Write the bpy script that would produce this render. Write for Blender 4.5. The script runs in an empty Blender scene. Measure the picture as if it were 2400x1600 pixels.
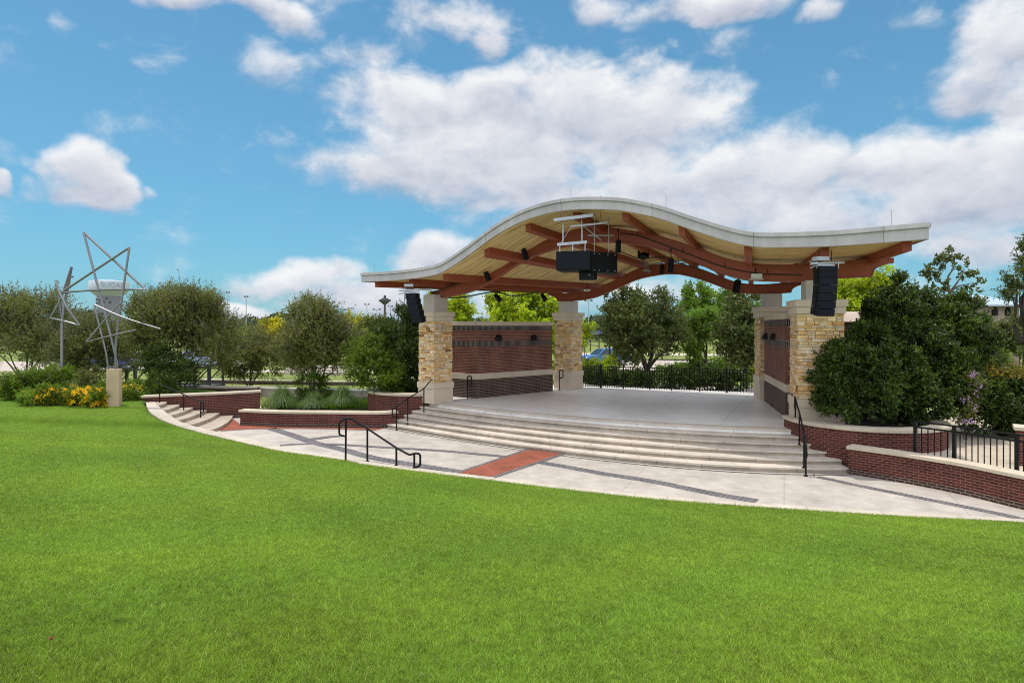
import bpy, bmesh, math, random
import numpy as np
from mathutils import Vector, Matrix
from math import radians, pi, sin, cos, atan2, hypot, sqrt

S = bpy.context.scene
COL = S.collection
F, CX, HY, CZ = 1428.0, 1200.0, 765.0, 4.0      # photo focal length in photo pixels, principal column, horizon row, eye height

# ------------------------------------------------------------------ camera
cd = bpy.data.cameras.new("camera")
cam = bpy.data.objects.new("camera", cd)
COL.objects.link(cam)
cam.location = (0, 0, CZ)
cam.rotation_euler = (pi / 2, 0, 0)
cd.sensor_fit = 'HORIZONTAL'
cd.sensor_width = 36.0
cd.lens = 36.0 * F / 2400.0
cd.shift_y = -(800.0 - HY) / 2400.0
cd.clip_start = 0.1
cd.clip_end = 12000
S.camera = cam

# ------------------------------------------------------------------ light
SUN_TO = Vector((-0.22, 0.045, 1.0)).normalized()
SUN_EL = math.asin(SUN_TO.z)
ld = bpy.data.lights.new("sun", 'SUN')
ld.energy = 2.6
ld.angle = radians(0.53)
ld.color = (1.0, 0.93, 0.82)
sun = bpy.data.objects.new("sun", ld)
COL.objects.link(sun)
sun.location = (-12, -10, 40)
sun.rotation_euler = SUN_TO.to_track_quat('Z', 'Y').to_euler()
S.view_settings.view_transform = 'Standard'
S.view_settings.look = 'None'
S.view_settings.gamma = 1.0
S.view_settings.use_curve_mapping = False
S.view_settings.exposure = 0.16
S.cycles.filter_width = 1.0
S.cycles.max_bounces = 8
S.cycles.diffuse_bounces = 5
S.cycles.transparent_max_bounces = 8
S.cycles.use_denoising = True
S.cycles.denoiser = 'OPENIMAGEDENOISE'
S.cycles.denoising_input_passes = 'RGB_ALBEDO_NORMAL'
S.cycles.denoising_prefilter = 'NONE'

# ------------------------------------------------------------------ sky: Nishita blue with clouds laid out by compass bearing and elevation
W = bpy.data.worlds.new("World")
S.world = W
W.use_nodes = True
wt = W.node_tree
wt.nodes.clear()
WN, WL = wt.nodes.new, wt.links.new
def wmath(op, a, b=None, c=None, clamp=False):
    n = WN('ShaderNodeMath'); n.operation = op; n.use_clamp = clamp
    for i, v in enumerate((a, b, c)):
        if v is None: continue
        if isinstance(v, (int, float)): n.inputs[i].default_value = v
        else: WL(v, n.inputs[i])
    return n.outputs[0]
sky = WN('ShaderNodeTexSky'); sky.sky_type = 'NISHITA'; sky.sun_disc = False
sky.sun_elevation = SUN_EL
sky.sun_rotation = atan2(SUN_TO.x, SUN_TO.y)
sky.altitude = 30; sky.air_density = 1.0; sky.dust_density = 0.6; sky.ozone_density = 1.0
tc = WN('ShaderNodeTexCoord')
sep = WN('ShaderNodeSeparateXYZ'); WL(tc.outputs['Generated'], sep.inputs[0])
az = wmath('ARCTAN2', sep.outputs[0], sep.outputs[1])
el = wmath('ARCSINE', sep.outputs[2])
comb = WN('ShaderNodeCombineXYZ'); WL(az, comb.inputs[0]); WL(el, comb.inputs[1])
P0 = comb.outputs[0]
# a slow warp gives each bank an uneven outline
wn = WN('ShaderNodeTexNoise'); wn.inputs['Scale'].default_value = 7; wn.inputs['Detail'].default_value = 4
WL(P0, wn.inputs['Vector'])
vs = WN('ShaderNodeVectorMath'); vs.operation = 'SUBTRACT'; WL(wn.outputs['Color'], vs.inputs[0]); vs.inputs[1].default_value = (.5, .5, .5)
vm = WN('ShaderNodeVectorMath'); vm.operation = 'MULTIPLY_ADD'; WL(vs.outputs[0], vm.inputs[0]); vm.inputs[1].default_value = (.16, .10, 0); WL(P0, vm.inputs[2])
PW = vm.outputs[0]
CLOUDS = [  # bearing/elevation given as photo column,row ; half-width, half-height ; weight
    (1060, 225, 310, 62, .95), (1330, 205, 220, 80, 1.0), (1530, 265, 190, 100, 1.0), (1250, 330, 420, 130, 1.1), (980, 400, 260, 80, .9),
    (1330, 435, 330, 80, .9), (1640, 310, 110, 60, .7), (1780, 450, 300, 120, 1.1), (1560, 460, 240, 90, 1.0), (1420, 520, 300, 60, .8),
    (2180, 370, 250, 85, 1.1), (2350, 420, 220, 130, 1.15), (2040, 430, 180, 80, 1.0), (2200, 510, 380, 75, 1.0), (1980, 520, 260, 60, .8),
    (2320, 590, 220, 45, .85), (2150, 610, 120, 26, .5), (2340, 110, 170, 110, 1.0), (2160, 50, 90, 35, .5), (2390, 215, 90, 60, .8),
    (1680, 10, 170, 40, 1.0), (1400, 20, 90, 28, .6), (1930, 4, 80, 22, .7), (1050, 22, 110, 40, .72), (1130, 70, 60, 40, .72),
    (620, 18, 130, 36, .8), (400, 5, 120, 22, .7), (150, 30, 45, 45, .4), (655, 130, 95, 46, .46), (870, 112, 130, 48, .6),
    (960, 80, 90, 36, .5), (720, 325, 80, 36, .45), (1510, 110, 70, 55, .62), (1740, 100, 100, 50, .42), (1900, 305, 130, 60, .38),
    (185, 400, 75, 55, 1.05), (225, 445, 85, 48, 1.05), (105, 440, 45, 26, .5), (325, 440, 30, 20, .6), (8, 420, 32, 28, .8),
    (720, 640, 200, 45, .95), (860, 690, 200, 55, .9), (600, 650, 110, 34, .8), (1010, 600, 80, 48, .9), (570, 722, 130, 36, .95),
    (1200, 700, 420, 55, .55), (1560, 690, 160, 40, .7), (2050, 700, 400, 60, .35), (250, 690, 300, 40, .22)]
mask = None; vert = None
for (px, py, rx, ry, wgt) in CLOUDS:
    X, Z = (px - CX) / F, (HY - py) / F
    a = math.atan(X); e = math.atan2(Z, hypot(1, X))
    ra = rx / F / (1 + X * X); re = ry / F / sqrt(1 + X * X)
    n = WN('ShaderNodeVectorMath'); n.operation = 'MULTIPLY_ADD'
    WL(PW, n.inputs[0]); n.inputs[1].default_value = (1 / ra, 1 / re, 0); n.inputs[2].default_value = (-a / ra, -e / re, 0)
    d = WN('ShaderNodeVectorMath'); d.operation = 'DOT_PRODUCT'; WL(n.outputs[0], d.inputs[0]); WL(n.outputs[0], d.inputs[1])
    m = wmath('MULTIPLY_ADD', d.outputs['Value'], -wgt * .55, wgt)
    m = wmath('MAXIMUM', m, 0.0)
    s = WN('ShaderNodeSeparateXYZ'); WL(n.outputs[0], s.inputs[0])
    mask = m if mask is None else wmath('SMOOTH_MAX', mask, m, .15)
    vy = wmath('MULTIPLY', s.outputs[1], m)
    vert = (vy, m) if vert is None else (wmath('ADD', vert[0], vy), wmath('ADD', vert[1], m))
# beyond the part of the sky the photo looks at, brighter cloud added all round and overhead to lift the shade
absaz = wmath('ABSOLUTE', az)
o1 = WN('ShaderNodeMapRange'); o1.interpolation_type = 'SMOOTHSTEP'; WL(absaz, o1.inputs['Value']); o1.inputs['From Min'].default_value = .85; o1.inputs['From Max'].default_value = 1.3
o2 = WN('ShaderNodeMapRange'); o2.interpolation_type = 'SMOOTHSTEP'; WL(el, o2.inputs['Value']); o2.inputs['From Min'].default_value = .56; o2.inputs['From Max'].default_value = .8
around = wmath('MAXIMUM', o1.outputs[0], o2.outputs[0])
mask = wmath('MULTIPLY_ADD', around, .85, mask)
vrel = wmath('DIVIDE', vert[0], wmath('MAXIMUM', vert[1], .05))
def fbm(off):
    mp = WN('ShaderNodeVectorMath'); mp.operation = 'MULTIPLY_ADD'; WL(P0, mp.inputs[0]); mp.inputs[1].default_value = (1.0, 1.5, 1); mp.inputs[2].default_value = off
    n = WN('ShaderNodeTexNoise'); n.inputs['Scale'].default_value = 9.5; n.inputs['Detail'].default_value = 9; n.inputs['Roughness'].default_value = .60
    n.inputs['Distortion'].default_value = .25
    WL(mp.outputs[0], n.inputs['Vector']); return n.outputs['Fac']
n1 = fbm((3.1, .7, .4)); n2 = fbm((3.08, .745, .4))
dens = wmath('ADD', mask, wmath('MULTIPLY_ADD', n1, 1.75, -1.14))
cov = WN('ShaderNodeMapRange'); cov.interpolation_type = 'SMOOTHSTEP'; WL(dens, cov.inputs['Value'])
cov.inputs['From Min'].default_value = -.10; cov.inputs['From Max'].default_value = .62
lit = wmath('ADD', wmath('MULTIPLY_ADD', vrel, .56, .44), wmath('MULTIPLY', wmath('SUBTRACT', n1, n2), 1.5))
thick = WN('ShaderNodeMapRange'); WL(dens, thick.inputs['Value']); thick.inputs['From Min'].default_value = .3; thick.inputs['From Max'].default_value = 1.2
thick.inputs['To Min'].default_value = .25; thick.inputs['To Max'].default_value = -.12
lit = wmath('ADD', lit, thick.outputs[0], clamp=True)
cr = WN('ShaderNodeValToRGB'); WL(lit, cr.inputs['Fac'])
CLOUD_GAIN = 1.0
cr.color_ramp.elements[0].position = 0.0; cr.color_ramp.elements[0].color = (.38, .42, .52, 1)
cr.color_ramp.elements[1].position = 1.0; cr.color_ramp.elements[1].color = (.83, .83, .84, 1)
e2 = cr.color_ramp.elements.new(.45); e2.color = (.59, .61, .68, 1)
# clear air: the physical sky, graded a little towards the photo's cyan
SKY_STRENGTH = .12
grade = WN('ShaderNodeMix'); grade.data_type = 'RGBA'; grade.blend_type = 'MULTIPLY'; grade.inputs['Factor'].default_value = 1
WL(sky.outputs[0], grade.inputs['A']); grade.inputs['B'].default_value = (.50, .89, .97, 1)
haze_n = WN('ShaderNodeMapRange'); WL(el, haze_n.inputs['Value']); haze_n.inputs['From Min'].default_value = 0; haze_n.inputs['From Max'].default_value = .5
haze_n.inputs['To Min'].default_value = .55; haze_n.inputs['To Max'].default_value = .22
sk2 = WN('ShaderNodeMix'); sk2.data_type = 'RGBA'; WL(haze_n.outputs[0], sk2.inputs['Factor'])
WL(grade.outputs['Result'], sk2.inputs['A']); sk2.inputs['B'].default_value = (.16 / SKY_STRENGTH, .41 / SKY_STRENGTH, .625 / SKY_STRENGTH, 1)
cg = WN('ShaderNodeMix'); cg.data_type = 'RGBA'; cg.blend_type = 'MULTIPLY'; cg.inputs['Factor'].default_value = 1
WL(cr.outputs['Color'], cg.inputs['A']); gk = wmath('MULTIPLY_ADD', around, 1.0 / SKY_STRENGTH, CLOUD_GAIN / SKY_STRENGTH); gc = WN('ShaderNodeCombineXYZ'); [WL(gk, gc.inputs[i]) for i in range(3)]; WL(gc.outputs[0], cg.inputs['B'])
front = wmath('GREATER_THAN', el, -.01)
covf = wmath('MULTIPLY', wmath('MULTIPLY', cov.outputs[0], .96), front)
mx = WN('ShaderNodeMix'); mx.data_type = 'RGBA'; WL(covf, mx.inputs['Factor']); WL(sk2.outputs['Result'], mx.inputs['A']); WL(cg.outputs['Result'], mx.inputs['B'])
bg = WN('ShaderNodeBackground'); bg.inputs['Strength'].default_value = SKY_STRENGTH; WL(mx.outputs['Result'], bg.inputs['Color'])
wo = WN('ShaderNodeOutputWorld'); WL(bg.outputs[0], wo.inputs['Surface'])
# ------------------------------------------------------------------ helpers
ORIG = {}
def P(px, py, d):                       # the point seen at photo pixel (px,py), d metres ahead
    return np.array(((px - CX) / F * d, d, CZ + (HY - py) / F * d))
def G(px, py, z):                       # the point seen at photo pixel (px,py) lying at height z
    return P(px, py, F * (CZ - z) / (py - HY))
def on_plane(px, py, A, B):             # the point seen at a photo pixel on the upright plane through A and B
    rx = (px - CX) / F
    ux, uy = B[0] - A[0], B[1] - A[1]
    d = (A[0] * uy - A[1] * ux) / (rx * uy - ux)
    return P(px, py, d)
def tag(o, label=None, cat=None, group=None, kind=None):
    if label: o['label'] = label
    if cat: o['category'] = cat
    if group: o['group'] = group
    if kind: o['kind'] = kind
    return o
def thing(name, label, cat, loc, group=None):
    o = bpy.data.objects.new(name, None); COL.objects.link(o)
    o.empty_display_size = .2
    o.location = loc; ORIG[o] = np.array(loc, float)
    return tag(o, label, cat, group)
def finish(o, parent, m, smooth, bevel):
    COL.objects.link(o)
    if parent is not None:
        o.parent = parent; ORIG[o] = ORIG[parent]
    for mm in (m if isinstance(m, (list, tuple)) else [m]):
        o.data.materials.append(mm)
    if smooth:
        o.data.shade_smooth()
        if smooth != 'all':
            o.data.set_sharp_from_angle(angle=radians(35))
    if bevel:
        b = o.modifiers.new('edges', 'BEVEL'); b.width = bevel; b.segments = 2; b.limit_method = 'ANGLE'; b.angle_limit = radians(40)
    return o
class MB:
    def __init__(s): s.v = []; s.f = []; s.uv = []; s.mi = []; s.c = []
    def face(s, pts, uv=None, mi=0, c=None):
        n = len(s.v); pts = [np.asarray(p, float) for p in pts]
        s.v += pts; s.f.append(list(range(n, n + len(pts))))
        if uv is None:
            nr = np.cross(pts[1] - pts[0], pts[-1] - pts[0])
            if abs(nr[2]) > .7 * (np.linalg.norm(nr) + 1e-9): uv = [(p[0], p[1]) for p in pts]
            else:
                t = np.array((-nr[1], nr[0])); t = t / (np.linalg.norm(t) + 1e-9)
                if abs(t[0]) < .3 and t[1] < 0 or t[0] < -.3: t = -t
                uv = [(p[0] * t[0] + p[1] * t[1], p[2]) for p in pts]
        s.uv.append(uv); s.mi.append(mi); s.c.append(c)
    def box(s, c, size, rot=0, tilt=0, mi=0, col=None, ax=None):
        hx, hy, hz = [q / 2 for q in size]
        M = Matrix.Rotation(rot, 3, 'Z')
        if tilt: M = M @ Matrix.Rotation(tilt, 3, ax or 'X')
        p = [np.array(c) + np.array(M @ Vector((x * hx, y * hy, z * hz))) for z in (-1, 1) for y in (-1, 1) for x in (-1, 1)]
        for q in ((0, 2, 3, 1), (4, 5, 7, 6), (0, 1, 5, 4), (2, 6, 7, 3), (0, 4, 6, 2), (1, 3, 7, 5)):
            s.face([p[i] for i in q], mi=mi, c=col)
        return s
    def prism(s, poly, z0, z1, mi=0, c=None, closed=True, bottom=True):
        a = sum(poly[i][0] * poly[(i + 1) % len(poly)][1] - poly[(i + 1) % len(poly)][0] * poly[i][1] for i in range(len(poly)))
        if a < 0: poly = list(reversed(poly))
        n = len(poly)
        zf0 = z0 if callable(z0) else (lambda x, y: z0); zf1 = z1 if callable(z1) else (lambda x, y: z1)
        top = [np.array((p[0], p[1], zf1(p[0], p[1]))) for p in poly]; bot = [np.array((p[0], p[1], zf0(p[0], p[1]))) for p in poly]
        s.face(top, mi=mi, c=c)
        if bottom: s.face(bot[::-1], mi=mi, c=c)
        u = 0
        for i in range(n):
            j = (i + 1) % n; L = hypot(top[j][0] - top[i][0], top[j][1] - top[i][1])
            s.face([bot[i], bot[j], top[j], top[i]], [(u, bot[i][2]), (u + L, bot[j][2]), (u + L, top[j][2]), (u, top[i][2])], mi, c)
            u += L
        return s
    def strip(s, A, B, mi=0, c=None):   # quads between two polylines
        u = 0
        for i in range(len(A) - 1):
            L = float(np.linalg.norm(np.asarray(A[i + 1]) - np.asarray(A[i]))); w = float(np.linalg.norm(np.asarray(A[i]) - np.asarray(B[i])))
            w2 = float(np.linalg.norm(np.asarray(A[i + 1]) - np.asarray(B[i + 1])))
            s.face([A[i], A[i + 1], B[i + 1], B[i]], [(u, 0), (u + L, 0), (u + L, w2), (u, w)], mi, c); u += L
        return s
    def tube(s, pts, r, n=8, mi=0, cap=True, c=None):
        pts = [np.asarray(p, float) for p in pts]
        rs = r if isinstance(r, (list, tuple)) else [r] * len(pts)
        rings = []; ref = None
        for i, p in enumerate(pts):
            t = pts[min(i + 1, len(pts) - 1)] - pts[max(i - 1, 0)]
            t = t / (np.linalg.norm(t) + 1e-9)
            if ref is None:
                ref = np.cross(t, (0, 0, 1)) if abs(t[2]) < .95 else np.cross(t, (1, 0, 0))
            a = ref - t * np.dot(ref, t); a = a / (np.linalg.norm(a) + 1e-9); b = np.cross(t, a); ref = a
            rings.append([p + rs[i] * (a * cos(2 * pi * k / n) + b * sin(2 * pi * k / n)) for k in range(n)])
        b0 = len(s.v)
        for rg in rings: s.v += rg
        L = 0
        for i in range(len(rings) - 1):
            dl = float(np.linalg.norm(pts[i + 1] - pts[i]))
            for k in range(n):
                k2 = (k + 1) % n
                s.f.append([b0 + i * n + k, b0 + i * n + k2, b0 + (i + 1) * n + k2, b0 + (i + 1) * n + k])
                s.uv.append([(k / n, L), ((k + 1) / n, L), ((k + 1) / n, L + dl), (k / n, L + dl)]); s.mi.append(mi); s.c.append(c)
            L += dl
        if cap:
            s.f.append([b0 + k for k in range(n)][::-1]); s.uv.append([(0, 0)] * n); s.mi.append(mi); s.c.append(c)
            e = b0 + (len(rings) - 1) * n
            s.f.append([e + k for k in range(n)]); s.uv.append([(0, 0)] * n); s.mi.append(mi); s.c.append(c)
        return s
    def bar(s, a, b, w, h=None, mi=0):  # rectangular bar between two points
        a, b = np.asarray(a, float), np.asarray(b, float); h = h or w
        t = (b - a) / (np.linalg.norm(b - a) + 1e-9)
        x = np.cross(t, (0, 0, 1)) if abs(t[2]) < .98 else np.array((1., 0, 0)); x /= np.linalg.norm(x); y = np.cross(x, t)
        p = [q + x * w / 2 * i + y * h / 2 * j for q in (a, b) for i, j in ((-1, -1), (1, -1), (1, 1), (-1, 1))]
        for q in ((3, 2, 1, 0), (4, 5, 6, 7), (0, 1, 5, 4), (1, 2, 6, 5), (2, 3, 7, 6), (3, 0, 4, 7)): s.face([p[i] for i in q], mi=mi)
        return s
    def lathe(s, c, prof, n=20, mi=0, a0=0, a1=2 * pi):
        for i in range(len(prof) - 1):
            for k in range(n):
                t0, t1 = a0 + (a1 - a0) * k / n, a0 + (a1 - a0) * (k + 1) / n
                q = [(prof[i][0] * cos(t0), prof[i][0] * sin(t0), prof[i][1]), (prof[i][0] * cos(t1), prof[i][0] * sin(t1), prof[i][1]),
                     (prof[i + 1][0] * cos(t1), prof[i + 1][0] * sin(t1), prof[i + 1][1]), (prof[i + 1][0] * cos(t0), prof[i + 1][0] * sin(t0), prof[i + 1][1])]
                s.face([np.array(c) + np.array(p) for p in q], [(t0 * prof[i][0], q[0][2]), (t1 * prof[i][0], q[0][2]), (t1 * prof[i][0], q[2][2]), (t0 * prof[i][0], q[2][2])], mi)
        return s
    def build(s, name, m, parent=None, smooth=False, bevel=0, merge=True):
        off = ORIG[parent] if parent is not None else np.zeros(3)
        me = bpy.data.meshes.new(name)
        me.from_pydata([tuple(p - off) for p in s.v], [], s.f)
        ul = me.uv_layers.new(name='UVMap')
        ul.data.foreach_set('uv', np.array([q for f in s.uv for q in f], dtype=np.float32).ravel())
        me.polygons.foreach_set('material_index', s.mi)
        if any(c is not None for c in s.c):
            at = me.color_attributes.new('tint', 'FLOAT_COLOR', 'CORNER')
            at.data.foreach_set('color', np.array([(*(c or (1, 1, 1)), 1) for f, c in zip(s.f, s.c) for _ in f], dtype=np.float32).ravel())
        if merge:
            bm = bmesh.new(); bm.from_mesh(me); bmesh.ops.remove_doubles(bm, verts=bm.verts, dist=1e-4)
            bmesh.ops.recalc_face_normals(bm, faces=bm.faces); bm.to_mesh(me); bm.free()
        me.update()
        o = bpy.data.objects.new(name, me)
        return finish(o, parent, m, smooth, bevel)
def copy_tree(o, parent=None):
    c = o.copy(); COL.objects.link(c)
    if parent is not None: c.parent = parent
    for ch in [x for x in S.objects if x.parent is o]: copy_tree(ch, c)
    return c
def smooth_path(pts, n=8):              # Catmull-Rom through the points
    pts = [np.asarray(p, float) for p in pts]; out = []
    q = [2 * pts[0] - pts[1]] + pts + [2 * pts[-1] - pts[-2]]
    for i in range(1, len(q) - 2):
        for k in range(n):
            t = k / n
            out.append(.5 * ((2 * q[i]) + (-q[i - 1] + q[i + 1]) * t + (2 * q[i - 1] - 5 * q[i] + 4 * q[i + 1] - q[i + 2]) * t ** 2 + (-q[i - 1] + 3 * q[i] - 3 * q[i + 1] + q[i + 2]) * t ** 3))
    return out + [pts[-1]]
def rounded(pts, r, n=5):               # polyline with its corners rounded
    pts = [np.asarray(p, float) for p in pts]; out = [pts[0]]
    for i in range(1, len(pts) - 1):
        a, b, c = pts[i - 1], pts[i], pts[i + 1]
        ra = min(r, .48 * np.linalg.norm(b - a), .48 * np.linalg.norm(c - b))
        p0 = b + (a - b) / np.linalg.norm(a - b) * ra; p1 = b + (c - b) / np.linalg.norm(c - b) * ra
        for k in range(n + 1):
            t = k / n; out.append((1 - t) ** 2 * p0 + 2 * t * (1 - t) * b + t * t * p1)
    return out + [pts[-1]]
def lerp(a, b, t): return np.asarray(a, float) * (1 - t) + np.asarray(b, float) * t
def resample(pts, n):
    pts = np.array(pts, float); L = np.r_[0, np.cumsum(np.linalg.norm(np.diff(pts[:, :2], axis=0), axis=1))]
    t = np.linspace(0, L[-1], n)
    return np.stack([np.interp(t, L, pts[:, k]) for k in range(pts.shape[1])], 1)
def offset_line(pts, d):                # shift a plan polyline sideways (positive = to its left)
    pts = np.array(pts, float)[:, :2]; t = np.gradient(pts, axis=0); t /= np.linalg.norm(t, axis=1)[:, None]
    return pts + np.stack([-t[:, 1], t[:, 0]], 1) * d

# ------------------------------------------------------------------ materials
def base_mat(name):
    m = bpy.data.materials.new(name); m.use_nodes = True; nt = m.node_tree
    b = nt.nodes['Principled BSDF']; return m, nt, b
def N(nt, t, **kw):
    n = nt.nodes.new(t)
    for k_, v in kw.items():
        if k_ in ('operation', 'blend_type', 'data_type', 'interpolation_type', 'noise_dimensions', 'distribution', 'attribute_name', 'feature', 'musgrave_type', 'only_local'): setattr(n, k_, v)
        else: n.inputs[k_.replace('_', ' ')].default_value = v
    return n
def mix(nt, a, b, f, mode='MIX'):
    n = nt.nodes.new('ShaderNodeMix'); n.data_type = 'RGBA'; n.blend_type = mode
    for key, v in (('A', a), ('B', b)):
        if isinstance(v, tuple): n.inputs[key].default_value = (*v, 1)
        else: nt.links.new(v, n.inputs[key])
    if isinstance(f, (int, float)): n.inputs['Factor'].default_value = f
    else: nt.links.new(f, n.inputs['Factor'])
    return n.outputs['Result']
def ramp(nt, fac, stops):
    n = nt.nodes.new('ShaderNodeValToRGB'); nt.links.new(fac, n.inputs['Fac'])
    e = n.color_ramp.elements
    while len(e) < len(stops): e.new(.5)
    for el_, (p, c) in zip(e, stops): el_.position = p; el_.color = (*c, 1) if isinstance(c, tuple) else (c, c, c, 1)
    return n.outputs['Color']
def noise(nt, scale, detail=4, rough=.55, coord='Object', vec=None, stretch=None):
    t = nt.nodes.new('ShaderNodeTexCoord'); n = nt.nodes.new('ShaderNodeTexNoise')
    n.inputs['Scale'].default_value = scale; n.inputs['Detail'].default_value = detail; n.inputs['Roughness'].default_value = rough
    v = vec or t.outputs[coord]
    if stretch:
        mp = nt.nodes.new('ShaderNodeVectorMath'); mp.operation = 'MULTIPLY'; mp.inputs[1].default_value = stretch; nt.links.new(v, mp.inputs[0]); v = mp.outputs[0]
    nt.links.new(v, n.inputs['Vector']); return n.outputs['Fac']
def bump(nt, b, h, strength=.2, dist=.01):
    n = nt.nodes.new('ShaderNodeBump'); n.inputs['Strength'].default_value = strength; n.inputs['Distance'].default_value = dist
    nt.links.new(h, n.inputs['Height']); nt.links.new(n.outputs[0], b.inputs['Normal'])
def simple(name, col, rough=.6, metal=0, amt=.12, scale=3.0, fine=40, bmp=.1, spec=.5, tint=False):
    m, nt, b = base_mat(name)
    n1_ = noise(nt, scale, 5); n2_ = noise(nt, fine, 3)
    c1 = tuple(max(0, x * (1 - amt * 1.6)) for x in col); c2 = tuple(min(1, x * (1 + amt * 1.2)) for x in col)
    c = mix(nt, ramp(nt, n1_, [(.3, c1), (.7, c2)]), ramp(nt, n2_, [(.3, c1), (.7, c2)]), .4)
    if tint:
        at = N(nt, 'ShaderNodeAttribute', attribute_name='tint'); c = mix(nt, c, at.outputs['Color'], 1.0, 'MULTIPLY')
    nt.links.new(c, b.inputs['Base Color'])
    b.inputs['Roughness'].default_value = rough; b.inputs['Metallic'].default_value = metal; b.inputs['Specular IOR Level'].default_value = spec
    if bmp: bump(nt, b, n2_, bmp, .01)
    return m
def brick_mat(name, c1, c2, mortar, bw=.205, bh=.0677, ms=.011, soldier=False, rough=.85, dark=None):
    m, nt, b = base_mat(name)
    t = nt.nodes.new('ShaderNodeUVMap'); t.uv_map = 'UVMap'
    br = nt.nodes.new('ShaderNodeTexBrick'); nt.links.new(t.outputs[0], br.inputs['Vector'])
    br.inputs['Scale'].default_value = 1.0; br.inputs['Mortar Size'].default_value = ms; br.inputs['Mortar Smooth'].default_value = .15
    br.inputs['Brick Width'].default_value = bw; br.inputs['Row Height'].default_value = bh
    if soldier: br.offset = 0.0
    br.inputs['Color1'].default_value = (*c1, 1); br.inputs['Color2'].default_value = (*c2, 1); br.inputs['Mortar'].default_value = (*mortar, 1)
    n1_ = noise(nt, 1.3, 5, coord='UV'); n2_ = noise(nt, 60, 3, coord='UV')
    v = mix(nt, br.outputs['Color'], ramp(nt, n1_, [(.3, .72), (.7, 1.2)]), 1.0, 'MULTIPLY')
    v = mix(nt, v, ramp(nt, n2_, [(.3, .8), (.7, 1.15)]), 1.0, 'MULTIPLY')
    nt.links.new(v, b.inputs['Base Color']); b.inputs['Roughness'].default_value = rough; b.inputs['Specular IOR Level'].default_value = .25
    inv = nt.nodes.new('ShaderNodeMath'); inv.operation = 'SUBTRACT'; inv.inputs[0].default_value = 1; nt.links.new(br.outputs['Fac'], inv.inputs[1])
    bump(nt, b, inv.outputs[0], .6, .008)
    return m
def seam_mat(name, col, bw, bh, ms, seam, rough=.75, amt=.1, stain=.12, offs=0.0, rot=0.0):
    m, nt, b = base_mat(name)
    t = nt.nodes.new('ShaderNodeUVMap'); t.uv_map = 'UVMap'
    br = nt.nodes.new('ShaderNodeTexBrick'); br.offset = offs
    rt_ = nt.nodes.new('ShaderNodeVectorRotate'); rt_.rotation_type = 'Z_AXIS'; rt_.inputs['Angle'].default_value = rot; nt.links.new(t.outputs[0], rt_.inputs['Vector']); nt.links.new(rt_.outputs[0], br.inputs['Vector'])
    br.inputs['Scale'].default_value = 1.0; br.inputs['Mortar Size'].default_value = ms; br.inputs['Mortar Smooth'].default_value = .1
    br.inputs['Brick Width'].default_value = bw; br.inputs['Row Height'].default_value = bh
    br.inputs['Color1'].default_value = (*[x * (1 - amt) for x in col], 1); br.inputs['Color2'].default_value = (*[min(1, x * (1 + amt)) for x in col], 1)
    br.inputs['Mortar'].default_value = (*seam, 1)
    a = noise(nt, .6, 6, .6); f_ = noise(nt, 35, 4); s_ = noise(nt, 2.2, 7, .65, stretch=(1, 1, .25))
    v = mix(nt, br.outputs['Color'], ramp(nt, a, [(.3, 1 - stain), (.7, 1 + stain * .6)]), 1.0, 'MULTIPLY')
    v = mix(nt, v, ramp(nt, s_, [(.35, 1 - stain * 1.1), (.62, 1.0)]), 1.0, 'MULTIPLY')
    v = mix(nt, v, ramp(nt, f_, [(.3, .93), (.7, 1.05)]), 1.0, 'MULTIPLY')
    nt.links.new(v, b.inputs['Base Color']); b.inputs['Roughness'].default_value = rough; b.inputs['Specular IOR Level'].default_value = .35
    bump(nt, b, f_, .12, .006)
    return m
def leaf_mat(name, col, trans=.35, rough=.55, tcol=None):
    m = bpy.data.materials.new(name); m.use_nodes = True; nt = m.node_tree; nt.nodes.clear()
    at = N(nt, 'ShaderNodeAttribute', attribute_name='tint')
    c = mix(nt, at.outputs['Color'], col, 1.0, 'MULTIPLY'); ct = mix(nt, at.outputs['Color'], tcol or tuple(min(1, x * 1.6) for x in col), 1.0, 'MULTIPLY')
    p = nt.nodes.new('ShaderNodeBsdfPrincipled'); nt.links.new(c, p.inputs['Base Color']); p.inputs['Roughness'].default_value = rough; p.inputs['Specular IOR Level'].default_value = .4
    tr = nt.nodes.new('ShaderNodeBsdfTranslucent'); nt.links.new(ct, tr.inputs['Color'])
    ms = nt.nodes.new('ShaderNodeMixShader'); ms.inputs[0].default_value = trans
    nt.links.new(p.outputs[0], ms.inputs[1]); nt.links.new(tr.outputs[0], ms.inputs[2])
    o = nt.nodes.new('ShaderNodeOutputMaterial'); nt.links.new(ms.outputs[0], o.inputs['Surface']); return m

M_ = {}
M_['conc'] = seam_mat('plaza concrete', (.475, .435, .39), 3.6, 3.6, .010, (.33, .29, .25), .8, .02, .20, rot=.42)
M_['kerb'] = seam_mat('kerb stone', (.53, .475, .395), 1.5, 9, .010, (.30, .26, .21), .8, .06, .16)
M_['stage'] = seam_mat('stage concrete', (.86, .845, .83), 2.7, 2.7, .010, (.5, .49, .48), .34, .015, .10, rot=.46)
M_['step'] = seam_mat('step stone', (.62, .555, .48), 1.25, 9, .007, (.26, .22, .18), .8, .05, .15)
M_['riser'] = seam_mat('step stone shade tone', (.44, .375, .30), 1.25, 9, .008, (.18, .145, .11), .85, .08, .2)  # step stone darkened, the shade on the risers put into its colour
M_['cap'] = seam_mat('cast stone', (.63, .54, .43), 1.1, 9, .005, (.27, .23, .19), .8, .04, .10)
M_['coping'] = seam_mat('coping stone', (.56, .49, .38), 1.2, 9, .005, (.3, .25, .2), .8, .05, .12)
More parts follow.
